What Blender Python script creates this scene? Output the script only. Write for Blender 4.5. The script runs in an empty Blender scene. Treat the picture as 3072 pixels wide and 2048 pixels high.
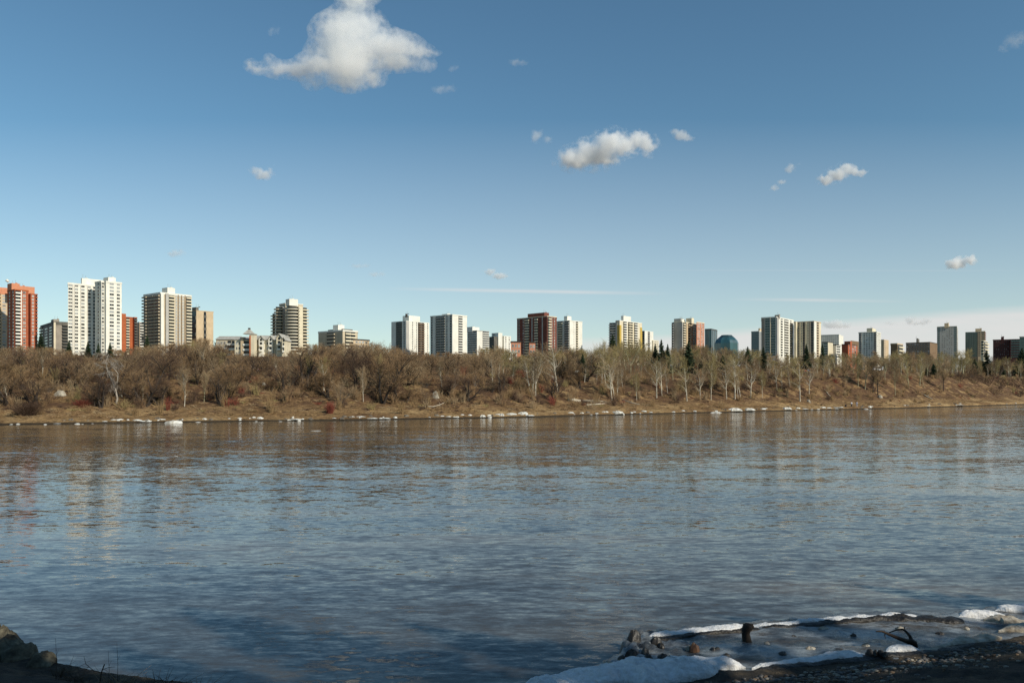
import bpy, math, random
import numpy as np
from mathutils import Vector, Matrix, noise as mn
S = bpy.context.scene
COL = S.collection
# ---------------------------------------------------------------- camera, sky, sun, exposure
F = 2389.0          # focal length in photo pixels (3072 wide)
PX0, PY0 = 1536.0, 1169.0   # horizon row
CAMZ = 6.0
cam_d = bpy.data.cameras.new('camera'); cam = bpy.data.objects.new('camera', cam_d); COL.objects.link(cam)
cam.location = (0, 0, CAMZ); cam.rotation_euler = (math.radians(90), 0, 0)
cam_d.sensor_width = 36.0; cam_d.lens = F/3072*36.0
cam_d.shift_y = (PY0-1024)/3072.0
cam_d.clip_start = 0.5; cam_d.clip_end = 60000
S.camera = cam
SUN_EL, SUN_AZ = math.radians(33), math.radians(52)     # azimuth: from straight behind the camera towards its right
sun_dir = Vector((math.sin(SUN_AZ)*math.cos(SUN_EL), -math.cos(SUN_AZ)*math.cos(SUN_EL), math.sin(SUN_EL)))
W = bpy.data.worlds.new('World'); S.world = W; W.use_nodes = True
nt = W.node_tree; N = nt.nodes; L = nt.links
bg = N['Background']
sky = N.new('ShaderNodeTexSky'); sky.sky_type = 'NISHITA'; sky.sun_disc = False
sky.sun_elevation = SUN_EL
sky.sun_rotation = math.atan2(sun_dir.x, sun_dir.y)
sky.altitude = 600; sky.air_density = 1.0; sky.dust_density = 0.3; sky.ozone_density = 2.2
tint = N.new('ShaderNodeHueSaturation'); tint.inputs['Saturation'].default_value = 1.08
L.new(sky.outputs[0], tint.inputs['Color'])
grade = N.new('ShaderNodeMix'); grade.data_type = 'RGBA'; grade.blend_type = 'MULTIPLY'; grade.inputs[0].default_value = 1.0
L.new(tint.outputs[0], grade.inputs[6]); grade.inputs[7].default_value = (0.89, 1.06, 0.97, 1)
# thin veil of high cloud low on the horizon, denser to the right, and two contrails: laid out by direction
def wm(op, a, b=None, c=None, clamp=False):
    n = N.new('ShaderNodeMath'); n.operation = op; n.use_clamp = clamp
    for i, v in enumerate((a, b, c)):
        if v is None: continue
        if isinstance(v, (int, float)): n.inputs[i].default_value = v
        else: L.new(v, n.inputs[i])
    return n.outputs[0]
tc = N.new('ShaderNodeTexCoord'); sp = N.new('ShaderNodeSeparateXYZ'); L.new(tc.outputs['Generated'], sp.inputs[0])
yy = wm('MAXIMUM', sp.outputs[1], 0.02)
az = wm('DIVIDE', sp.outputs[0], yy); el = wm('DIVIDE', sp.outputs[2], yy)
front = wm('GREATER_THAN', sp.outputs[1], 0.05)
cv = N.new('ShaderNodeCombineXYZ'); L.new(az, cv.inputs[0]); L.new(el, cv.inputs[1])
def wnoise(sx, sy, detail, rough=0.55, off=0.0):
    m = N.new('ShaderNodeMapping'); m.inputs['Scale'].default_value = (sx, sy, 1); m.inputs['Location'].default_value = (off, off, 0)
    L.new(cv.outputs[0], m.inputs[0])
    n = N.new('ShaderNodeTexNoise'); n.inputs['Scale'].default_value = 1; n.inputs['Detail'].default_value = detail
    n.inputs['Roughness'].default_value = rough; L.new(m.outputs[0], n.inputs[0]); return n.outputs[0]
n1 = wnoise(2.2, 26, 6); n2 = wnoise(9, 60, 5, .6, 3.1)
# veil top edge rises to the right; soft, ragged
edge = wm('ADD', 0.070, wm('MULTIPLY', az, 0.070))
edge = wm('ADD', edge, wm('MULTIPLY', wm('SUBTRACT', n1, 0.5), 0.030))
veil = wm('SMOOTHSTEP' if False else 'DIVIDE', wm('SUBTRACT', edge, el), 0.022, clamp=True)
veil = wm('MULTIPLY', veil, wm('MULTIPLY_ADD', az, 1.6, 0.78, clamp=True))
veil = wm('MULTIPLY', veil, wm('MULTIPLY_ADD', n2, 0.36, 0.76, clamp=True))
def contrail(a0, a1, e0, slope, w, s):
    d = wm('SUBTRACT', el, wm('ADD', wm('MULTIPLY', wm('SUBTRACT', az, a0), slope), e0))
    d = wm('ADD', d, wm('MULTIPLY', wm('SUBTRACT', n1, .5), 0.004))
    g = wm('SUBTRACT', 1.0, wm('ABSOLUTE', wm('DIVIDE', d, w)), clamp=True)
    f = wm('MULTIPLY', wm('DIVIDE', wm('SUBTRACT', az, a0), 0.10, clamp=True), wm('DIVIDE', wm('SUBTRACT', a1, az), 0.12, clamp=True))
    return wm('MULTIPLY', wm('MULTIPLY', g, f), wm('MULTIPLY', wm('MULTIPLY_ADD', n2, .9, .3), s))
c1 = contrail(-0.16, 0.20, 0.127, -0.018, 0.0032, 0.55)
c2 = contrail(0.27, 0.50, 0.1135, -0.012, 0.0028, 0.45)
c3 = contrail(0.15, 0.66, 0.1495, 0.0, 0.0012, 0.12)
haze_ = wm('MULTIPLY', wm('DIVIDE', wm('SUBTRACT', 0.34, el), 0.34, clamp=True), 0.52)
veil = wm('MAXIMUM', veil, haze_)
tot = wm('ADD', wm('ADD', veil, c1), wm('ADD', c2, c3), clamp=True)
tot = wm('MULTIPLY', tot, front)
mix = N.new('ShaderNodeMix'); mix.data_type = 'RGBA'
L.new(wm('MULTIPLY', tot, 0.9), mix.inputs[0]); L.new(grade.outputs[2], mix.inputs[6])
mix.inputs[7].default_value = (7.1, 6.9, 6.8, 1)
L.new(mix.outputs[2], bg.inputs['Color'])
bg.inputs['Strength'].default_value = 0.10
sl = bpy.data.lights.new('sun', 'SUN'); sl.energy = 4.2; sl.angle = math.radians(0.5); sl.color = (1.0, 0.93, 0.80)
sun = bpy.data.objects.new('sun', sl); COL.objects.link(sun)
sun.rotation_euler = sun_dir.to_track_quat('Z', 'Y').to_euler()
S.view_settings.view_transform = 'Standard'; S.view_settings.look = 'None'
S.view_settings.exposure = 0.10; S.view_settings.gamma = 1.0
S.cycles.max_bounces = 32; S.cycles.diffuse_bounces = 3; S.cycles.glossy_bounces = 3
S.cycles.transmission_bounces = 3; S.cycles.transparent_max_bounces = 8; S.cycles.volume_bounces = 32
S.cycles.use_denoising = True; S.cycles.denoising_input_passes = 'RGB_ALBEDO_NORMAL'; S.cycles.denoising_prefilter = 'NONE'
# ---------------------------------------------------------------- helpers
R = random.Random(7)
def ray(px, py): return (px-PX0)/F, (PY0-py)/F
def at(px, D): return (px-PX0)/F*D
def zat(py, D): return CAMZ+(PY0-py)/F*D
def tag(o, label=None, cat=None, group=None, kind=None):
    if label: o['label'] = label
    if cat: o['category'] = cat
    if group: o['group'] = group
    if kind: o['kind'] = kind
    return o
def empty(name, loc, label=None, cat=None, group=None, rz=0.0):
    o = bpy.data.objects.new(name, None); COL.objects.link(o); o.location = loc; o.rotation_euler = (0, 0, rz)
    o.empty_display_size = 1
    return tag(o, label, cat, group)
def link(name, me, parent=None, loc=(0,0,0), rz=0.0):
    o = bpy.data.objects.new(name, me); COL.objects.link(o); o.location = loc
    if rz: o.rotation_euler = (0, 0, rz)
    if parent is not None: o.parent = parent
    return o
class MB:
    """collects faces; one mesh out"""
    def __init__(s): s.v = []; s.f = []; s.m = []; s.sm = []
    def add(s, vs, fs, mi=0, smooth=False):
        b = len(s.v); s.v.extend([tuple(p) for p in vs])
        for f in fs: s.f.append(tuple(b+i for i in f)); s.m.append(mi); s.sm.append(smooth)
    def box(s, a, b, mi=0, M=None):
        x0,y0,z0 = a; x1,y1,z1 = b
        vs = [(x0,y0,z0),(x1,y0,z0),(x1,y1,z0),(x0,y1,z0),(x0,y0,z1),(x1,y0,z1),(x1,y1,z1),(x0,y1,z1)]
        if M is not None: vs = [tuple(M @ Vector(p)) for p in vs]
        s.add(vs, [(0,3,2,1),(4,5,6,7),(0,1,5,4),(1,2,6,5),(2,3,7,6),(3,0,4,7)], mi)
    def tube(s, pts, rad, n=6, mi=0, smooth=True, cap=True):
        pts = [Vector(p) for p in pts]; rings = []; vs = []; fs = []
        up = None
        for i, p in enumerate(pts):
            d = (pts[min(i+1, len(pts)-1)]-pts[max(i-1, 0)])
            if d.length < 1e-9: d = Vector((0,0,1))
            d.normalize()
            if up is None:
                up = d.cross(Vector((0.3,0.9,0.1)) if abs(d.z) > .9 else Vector((0,0,1))).normalized()
            u = (up-d*up.dot(d)).normalized(); w = d.cross(u); up = u
            for k in range(n):
                a = 2*math.pi*k/n
                vs.append(p+(u*math.cos(a)+w*math.sin(a))*rad[i])
        for i in range(len(pts)-1):
            for k in range(n):
                fs.append((i*n+k, i*n+(k+1)%n, (i+1)*n+(k+1)%n, (i+1)*n+k))
        if cap:
            fs.append(tuple(reversed(range(n)))); fs.append(tuple((len(pts)-1)*n+k for k in range(n)))
        s.add(vs, fs, mi, smooth)
    def mesh(s, name, mats):
        me = bpy.data.meshes.new(name); me.from_pydata(s.v, [], s.f)
        for m in (mats if isinstance(mats, (list, tuple)) else [mats]): me.materials.append(m)
        me.polygons.foreach_set('material_index', s.m); me.polygons.foreach_set('use_smooth', s.sm)
        me.update(); return me
    def build(s, name, mats, parent=None, loc=(0,0,0), rz=0.0):
        return link(name, s.mesh(name, mats), parent, loc, rz)
def fastmesh(name, V, Q, mats, mi=None, smooth=False):
    """V (n,3), Q (m,k) arrays"""
    me = bpy.data.meshes.new(name); k = Q.shape[1]
    me.vertices.add(len(V)); me.vertices.foreach_set('co', np.asarray(V, np.float32).ravel())
    me.loops.add(Q.size); me.loops.foreach_set('vertex_index', Q.astype(np.int32).ravel())
    me.polygons.add(len(Q)); me.polygons.foreach_set('loop_start', np.arange(0, Q.size, k, dtype=np.int32))
    me.polygons.foreach_set('loop_total', np.full(len(Q), k, np.int32))
    if mi is not None: me.polygons.foreach_set('material_index', np.asarray(mi, np.int32))
    if smooth: me.polygons.foreach_set('use_smooth', np.ones(len(Q), bool))
    for m in (mats if isinstance(mats, (list, tuple)) else [mats]): me.materials.append(m)
    me.update(calc_edges=True); return me
# ---------------------------------------------------------------- materials
def mat(name, col, rough=0.85, spec=0.3, var=0.0, vscale=1.0, metal=0.0, bump=0.0, bscale=4.0, col2=None, coords='Object', stretch=(1,1,1), rnd=0.0):
    m = bpy.data.materials.new(name); m.use_nodes = True; t = m.node_tree; b = t.nodes['Principled BSDF']
    b.inputs['Base Color'].default_value = (*col, 1); b.inputs['Roughness'].default_value = rough
    b.inputs['Specular IOR Level'].default_value = spec; b.inputs['Metallic'].default_value = metal
    if var or col2 or bump:
        tc = t.nodes.new('ShaderNodeTexCoord'); mp = t.nodes.new('ShaderNodeMapping'); mp.inputs['Scale'].default_value = stretch
        t.links.new(tc.outputs[coords], mp.inputs[0])
        n = t.nodes.new('ShaderNodeTexNoise'); n.inputs['Scale'].default_value = vscale; n.inputs['Detail'].default_value = 5
        n.inputs['Roughness'].default_value = .62; t.links.new(mp.outputs[0], n.inputs[0])
        r = t.nodes.new('ShaderNodeValToRGB'); e = r.color_ramp.elements
        c2 = col2 if col2 else tuple(c*(1-var) for c in col); c1 = col if col2 else tuple(min(1, c*(1+var*.6)) for c in col)
        e[0].position = .36; e[0].color = (*c2, 1); e[1].position = .64; e[1].color = (*c1, 1)
        t.links.new(n.outputs[0], r.inputs[0]); out = r.outputs[0]
        t.links.new(out, b.inputs['Base Color'])
        if bump:
            n2 = t.nodes.new('ShaderNodeTexNoise'); n2.inputs['Scale'].default_value = bscale; n2.inputs['Detail'].default_value = 6
            t.links.new(mp.outputs[0], n2.inputs[0])
            bp = t.nodes.new('ShaderNodeBump'); bp.inputs['Strength'].default_value = .8; bp.inputs['Distance'].default_value = bump
            t.links.new(n2.outputs[0], bp.inputs['Height']); t.links.new(bp.outputs[0], b.inputs['Normal'])
    if rnd:   # each object its own tone
        oi = t.nodes.new('ShaderNodeObjectInfo'); hs = t.nodes.new('ShaderNodeHueSaturation')
        mr = t.nodes.new('ShaderNodeMapRange'); mr.inputs['To Min'].default_value = 1-rnd; mr.inputs['To Max'].default_value = 1+rnd
        t.links.new(oi.outputs['Random'], mr.inputs['Value']); t.links.new(mr.outputs[0], hs.inputs['Value'])
        src = b.inputs['Base Color'].links
        if src: t.links.new(src[0].from_socket, hs.inputs['Color'])
        else: hs.inputs['Color'].default_value = (*col, 1)
        t.links.new(hs.outputs[0], b.inputs['Base Color'])
    return m
# ---------------------------------------------------------------- the lie of the land
# far water's edge as seen in the photo -> ground plan
_shore_px = [(0,975),(400,969.5),(780,965),(1176,958.5),(1500,950.5),(1800,943.5),(2100,936.5),(2352,928.5)]
SH = []
for dx, dy in _shore_px:
    D = CAMZ*F/((dy*1.3061)-PY0); SH.append((at(dx*1.3061, D), D))
_l = (SH[1][1]-SH[0][1])/(SH[1][0]-SH[0][0])
SH = [(-1500, SH[0][1]+60), (-300, SH[0][1]-2), (-160, SH[0][1]-4)]+SH+[(SH[-1][0]+60, SH[-1][1]+75), (420, 560), (700, 760), (2500, 1100)]
SHX = np.array([p[0] for p in SH]); SHY = np.array([p[1] for p in SH])
def shore(x): return np.interp(x, SHX, SHY)
def inland(x, y):
    k = (shore(x+6)-shore(x-6))/12.0
    return (y-shore(x))/np.sqrt(1+k*k)
def fbm(x, y, sc, seed=0.0):
    # cheap value-like noise from sines, vectorised
    a = np.sin(x*sc*1.0+seed+1.7*np.sin(y*sc*.7+seed*2))*np.sin(y*sc*1.1+1.3*np.sin(x*sc*.6+seed))
    b = np.sin(x*sc*2.3+seed*3+1.1*np.sin(y*sc*1.9))*np.sin(y*sc*2.1+seed+1.2*np.sin(x*sc*2.2))
    c = np.sin(x*sc*4.9+seed*5)*np.sin(y*sc*5.3+seed*1.3+np.sin(x*sc*3))
    return a*.55+b*.3+c*.15
HS = [-60, -12, -1.0, 0.0, 1.2, 3.5, 8, 14, 24, 36, 62, 80, 140, 300, 720, 1200, 30000]
HL = [-5, -1.2, -.2, 0.02, .45, .8, 1.3, 2.4, 5.6, 9.2, 10.4, 12.0, 15.5, 24, 44, 48, 48]     # long gentle bank on the left
HR = [-60*.09, -1.2, -.2, 0.02, .7, .95, 1.6, 3.6, 9.2, 11.2, 11.8, 12.4, 15.5, 24, 44, 48, 48]   # steeper scarp and flat terrace on the right
def hfar(x, y):
    x = np.asarray(x, float); y = np.asarray(y, float)
    s = inland(x, y); az = x/np.maximum(y, 1)
    w = np.clip((az+0.05)/0.35, 0, 1)
    zr = np.interp(s, HS, HR); zr = np.where((s > 0) & (s < 140), zr*np.clip(y/255., .92, 1.22), zr)
    z = np.interp(s, HS, HL)*(1-w)+zr*w
    amp = np.clip(s/12, 0, 1)*np.clip(1.6-s/300, .15, 1)
    z = z+amp*(fbm(x, y, .10, 1.3)*.65+fbm(x, y, .35, 4.1)*.34+fbm(x+y*.3, y*.35, .55, 7.7)*.30*np.clip(s/10, 0, 1)*np.clip((46-s)/10, 0, 1))+np.clip(s/1.5, 0, 1)*np.clip(1-s/14, 0, 1)*fbm(x, y, .8, 2.2)*.14
    return z
def H(x, y): return float(hfar(x, y))
def ground_px(px, py, dmin=120, dmax=900):
    """where the photo's ray through (px, py) meets the far bank"""
    a, b = ray(px, py); ds = np.linspace(dmin, dmax, 1600)
    zz = hfar(a*ds, ds); m = np.where(zz > CAMZ+b*ds)[0]
    if not len(m):        # brow of the terrace
        D = 200.0
        for _ in range(60): D += (44-float(inland(a*D, D)))*.5
        return Vector((a*D, D, H(a*D, D)))
    D = ds[m[0]]
    return Vector((a*D, D, H(a*D, D)))
# ---- far bank, one sheet to the horizon
def far_sheet():
    ys = []
    s = np.concatenate([np.arange(-14, -2, 3.), np.arange(-2, 8, .4), np.arange(8, 60, 1.0), np.arange(60, 200, 4.), np.array([220,250,300,360,430,520,620,760,900,1200,1800,3000,6000,12000,28000.])])
    x = np.concatenate([-np.geomspace(12000, 170, 24), np.arange(-165, 300, 1.0), np.geomspace(303, 14000, 30)])
    X, Sg = np.meshgrid(x, s); Y = shore(X)+Sg*np.sqrt(1+((shore(X+6)-shore(X-6))/12.0)**2)
    Z = hfar(X, Y); n, m = X.shape
    V = np.stack([X, Y, Z], -1).reshape(-1, 3)
    i = np.arange((n-1)*m).reshape(n-1, m)[:, :-1].ravel()
    Q = np.stack([i, i+1, i+m+1, i+m], 1)
    return V, Q
m_bank = bpy.data.materials.new('dry_grass_bank'); m_bank.use_nodes = True
t = m_bank.node_tree; b = t.nodes['Principled BSDF']; b.inputs['Roughness'].default_value = .95; b.inputs['Specular IOR Level'].default_value = .1
tcn = t.nodes.new('ShaderNodeTexCoord')
def tn(t, src, scale, detail=5, rough=.6, stretch=(1,1,1)):
    mp = t.nodes.new('ShaderNodeMapping'); mp.inputs['Scale'].default_value = stretch; t.links.new(src, mp.inputs[0])
    n = t.nodes.new('ShaderNodeTexNoise'); n.inputs['Scale'].default_value = scale; n.inputs['Detail'].default_value = detail
    n.inputs['Roughness'].default_value = rough; t.links.new(mp.outputs[0], n.inputs[0]); return n.outputs[0]
def ramp(t, src, stops):
    r = t.nodes.new('ShaderNodeValToRGB'); e = r.color_ramp.elements
    while len(e) < len(stops): e.new(.5)
    for k, (p, c) in enumerate(stops): e[k].position = p; e[k].color = (*c, 1)
    t.links.new(src, r.inputs[0]); return r.outputs[0]
def mixc(t, f, a, b, mode='MIX'):
    n = t.nodes.new('ShaderNodeMix'); n.data_type = 'RGBA'; n.blend_type = mode
    if isinstance(f, float): n.inputs[0].default_value = f
    else: t.links.new(f, n.inputs[0])
    for i, v in ((6, a), (7, b)):
        if isinstance(v, tuple): n.inputs[i].default_value = (*v, 1)
        else: t.links.new(v, n.inputs[i])
    return n.outputs[2]
ob = tcn.outputs['Object']
c1_ = ramp(t, tn(t, ob, .09, 6), [(.36, (.175,.102,.048)), (.5, (.285,.182,.086)), (.64, (.42,.285,.140))])
c2_ = ramp(t, tn(t, ob, 1.1, 6, .7, (1,1,2)), [(.36, (.070,.042,.023)), (.52, (.5,.5,.5)), (.66, (.85,.78,.62))])
cc = mixc(t, .55, c1_, c2_, 'OVERLAY')
# dark patches of leaf litter and painted-in shadow, pale straw strip just above the water
lit = ramp(t, tn(t, ob, .33, 5, .7), [(.40, (.15,.15,.15)), (.52, (1,1,1))])
sx0 = t.nodes.new('ShaderNodeSeparateXYZ'); t.links.new(ob, sx0.inputs[0])
up = t.nodes.new('ShaderNodeMapRange'); up.inputs['From Min'].default_value = 1.2; up.inputs['From Max'].default_value = 3.2; t.links.new(sx0.outputs[2], up.inputs[0])
lm = t.nodes.new('ShaderNodeMath'); lm.operation = 'MULTIPLY'; t.links.new(lit, lm.inputs[0]); t.links.new(up.outputs[0], lm.inputs[1])
cc = mixc(t, lm.outputs[0], cc, (.105,.060,.034))
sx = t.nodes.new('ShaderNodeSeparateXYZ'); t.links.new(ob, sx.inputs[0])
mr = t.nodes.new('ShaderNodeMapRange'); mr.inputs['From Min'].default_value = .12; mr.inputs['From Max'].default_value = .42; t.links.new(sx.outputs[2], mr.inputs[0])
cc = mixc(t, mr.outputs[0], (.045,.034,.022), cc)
t.links.new(cc, b.inputs['Base Color'])
bp = t.nodes.new('ShaderNodeBump'); bp.inputs['Distance'].default_value = .55; bp.inputs['Strength'].default_value = 1.0
t.links.new(tn(t, ob, 1.3, 7, .7), bp.inputs['Height']); t.links.new(bp.outputs[0], b.inputs['Normal'])
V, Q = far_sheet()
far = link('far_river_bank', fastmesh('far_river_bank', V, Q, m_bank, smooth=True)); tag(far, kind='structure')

# ---- river
m_wat = bpy.data.materials.new('silty_river_water'); m_wat.use_nodes = True
t = m_wat.node_tree; b = t.nodes['Principled BSDF']
b.inputs['Base Color'].default_value = (.105,.088,.060,1); b.inputs['Roughness'].default_value = .06; b.inputs['IOR'].default_value = 1.42
b.inputs['Specular IOR Level'].default_value = .5
tcn = t.nodes.new('ShaderNodeTexCoord'); ob = tcn.outputs['Object']
def slopes(scale, stretch, amp, detail, rough, loc=(0,0,0), rot=0.0):
    mp = t.nodes.new('ShaderNodeMapping'); mp.inputs['Scale'].default_value = stretch; mp.inputs['Location'].default_value = loc
    mp.inputs['Rotation'].default_value = (0, 0, rot)
    t.links.new(ob, mp.inputs[0])
    n = t.nodes.new('ShaderNodeTexNoise'); n.inputs['Scale'].default_value = scale; n.inputs['Detail'].default_value = detail
    n.inputs['Roughness'].default_value = rough; t.links.new(mp.outputs[0], n.inputs[0])
    s = t.nodes.new('ShaderNodeVectorMath'); s.operation = 'SUBTRACT'; t.links.new(n.outputs['Color'], s.inputs[0]); s.inputs[1].default_value = (.5,.5,.5)
    m = t.nodes.new('ShaderNodeVectorMath'); m.operation = 'MULTIPLY'; t.links.new(s.outputs[0], m.inputs[0]); m.inputs[1].default_value = amp
    return m.outputs[0]
def vadd(a, c):
    n = t.nodes.new('ShaderNodeVectorMath'); n.operation = 'ADD'; t.links.new(a, n.inputs[0])
    if isinstance(c, tuple): n.inputs[1].default_value = c
    else: t.links.new(c, n.inputs[1])
    return n.outputs[0]
# wind patches: calm and ruffled areas
gp = tn(t, ob, .035, 4, .6, (.35, 1, 1))
gm = t.nodes.new('ShaderNodeMapRange'); gm.inputs['From Min'].default_value = .38; gm.inputs['From Max'].default_value = .62
gm.inputs['To Min'].default_value = .55; gm.inputs['To Max'].default_value = 1.25; t.links.new(gp, gm.inputs[0])
w = vadd(slopes(4.5, (.34,1,1), (.14,.36,0), 4, .62), slopes(.9, (.30,1,1), (.05,.15,0), 3, .55, (7,3,0), .12))
sc = t.nodes.new('ShaderNodeVectorMath'); sc.operation = 'SCALE'; t.links.new(w, sc.inputs[0]); t.links.new(gm.outputs[0], sc.inputs['Scale'])
w = vadd(sc.outputs[0], slopes(14.0, (.5,1,1), (.05,.09,0), 2, .6, (3,1,0), .2))
w = vadd(w, slopes(.22, (.25,1,1), (.03,.09,0), 3, .55, (1,9,0), -.12))
w = vadd(w, (0, 0, 1))
nn = t.nodes.new('ShaderNodeVectorMath'); nn.operation = 'NORMALIZE'; t.links.new(w, nn.inputs[0]); t.links.new(nn.outputs[0], b.inputs['Normal'])
col = ramp(t, tn(t, ob, .12, 6, .6, (.22,1,1)), [(.40, (.032,.034,.034)), (.53, (.064,.056,.042)), (.64, (.140,.110,.070))])
t.links.new(col, b.inputs['Base Color'])
mb = MB()
mb.add([(-9000,-60,0),(9000,-60,0),(9000,9000,0),(-9000,9000,0)], [(0,1,2,3)])
wat = mb.build('river_water', m_wat); tag(wat, kind='structure')
# ---------------------------------------------------------------- buildings
def bm_(n, c, **k): return mat(n, c, **k)
M_ = dict(
 white=bm_('white_concrete', (.74,.71,.62), var=.10, vscale=.15, rough=.8),
 cream=bm_('cream_stucco', (.66,.58,.42), var=.12, vscale=.15),
 beige=bm_('beige_concrete', (.50,.42,.30), var=.15, vscale=.12),
 tan=bm_('tan_stucco', (.55,.42,.27), var=.12, vscale=.15),
 grey=bm_('grey_concrete', (.42,.40,.36), var=.15, vscale=.12),
 dgrey=bm_('dark_concrete', (.13,.12,.10), var=.2, vscale=.2),
 ribgrey=bm_('ribbed_grey', (.30,.26,.21), var=.15, vscale=.2),
 orange=bm_('orange_brick', (.37,.10,.045), var=.16, vscale=.4),
 salmon=bm_('salmon_panel', (.58,.24,.13), var=.1, vscale=.3),
 rust=bm_('rust_brick', (.40,.11,.04), var=.15, vscale=.4),
 brick=bm_('red_brown_brick', (.17,.058,.040), var=.18, vscale=.4),
 pink=bm_('pink_brick', (.52,.22,.13), var=.14, vscale=.3),
 maroon=bm_('maroon_brick', (.065,.022,.020), var=.15, vscale=.3),
 yellow=bm_('yellow_panel', (.50,.35,.08), var=.08, vscale=.3),
 brown=bm_('brown_panel', (.20,.13,.075), var=.15, vscale=.3),
 slate=bm_('grey_shingles', (.40,.38,.33), var=.2, vscale=.6),
 glass=mat('dark_window_glass', (.014,.017,.022), rough=.2, spec=.3),
 blind=mat('window_with_pale_blind', (.30,.31,.31), rough=.35, spec=.4),
 curtain=mat('window_with_curtain', (.14,.13,.12), rough=.3, spec=.4),
 shade=mat('balcony_recess', (.075,.068,.058), rough=.7),
 rail=mat('balcony_parapet', (.60,.54,.42), rough=.8),
 blueglass=mat('blue_curtain_glass', (.03,.085,.10), rough=.18, spec=.6, var=.3, vscale=.12, stretch=(1,1,.15)),
 greenglass=mat('green_curtain_glass', (.05,.09,.085), rough=.2, spec=.6, var=.3, vscale=.2),
 steel=mat('roof_metal', (.30,.30,.29), rough=.5, metal=.3),
 dark=mat('dark_roofing', (.05,.045,.04), rough=.9),
)
_bmesh_cache = {}
def boxmesh(name, w, d, h, m, extra=None):
    k = (name, round(w,2), round(d,2), round(h,2), m, extra)
    if k in _bmesh_cache: return _bmesh_cache[k]
    mb = MB(); mats = [M_[m]]
    if name in ('window',):       # frame + pane: pane inset in a slim frame
        fr = min(w, h)*.10; mats = [M_[m], M_[extra or 'white']]
        mb.box((-w/2+fr, -.03, fr), (w/2-fr, .02, h-fr), 0)
        mb.box((-w/2, -.08, 0), (-w/2+fr, .05, h), 1); mb.box((w/2-fr, -.08, 0), (w/2, .05, h), 1)
        mb.box((-w/2+fr, -.08, 0), (w/2-fr, .05, fr), 1); mb.box((-w/2+fr, -.08, h-fr), (w/2-fr, .05, h), 1)
        mb.box((-.04, -.06, fr), (.04, .04, h-fr), 1)
    elif name == 'balcony':       # slab, parapet on three sides, dark glazed recess behind
        mats = [M_[m], M_['glass'], M_['shade']]
        mb.box((-w/2, -d, 0), (w/2, .05, .2), 0)
        mb.box((-w/2, -d, .2), (w/2, -d+.12, h*.42), 0)
        mb.box((-w/2, -d+.12, .2), (-w/2+.12, .05, h*.42), 0); mb.box((w/2-.12, -d+.12, .2), (w/2, .05, h*.42), 0)
        mb.box((-w/2+.12, -.04, .2), (w/2-.12, .03, h-.12), 1)
    elif name == 'band':          # ribbon of dark glazing with mullions
        mats = [M_[m], M_['steel']]
        mb.box((-w/2, -.05, 0), (w/2, .03, h), 0)
        n = max(2, int(w/2.4))
        for i in range(n+1):
            x = -w/2+w*i/n; mb.box((x-.05, -.10, 0), (x+.05, -.05, h), 1)
    me = mb.mesh(name, mats); _bmesh_cache[k] = me; return me
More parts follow.
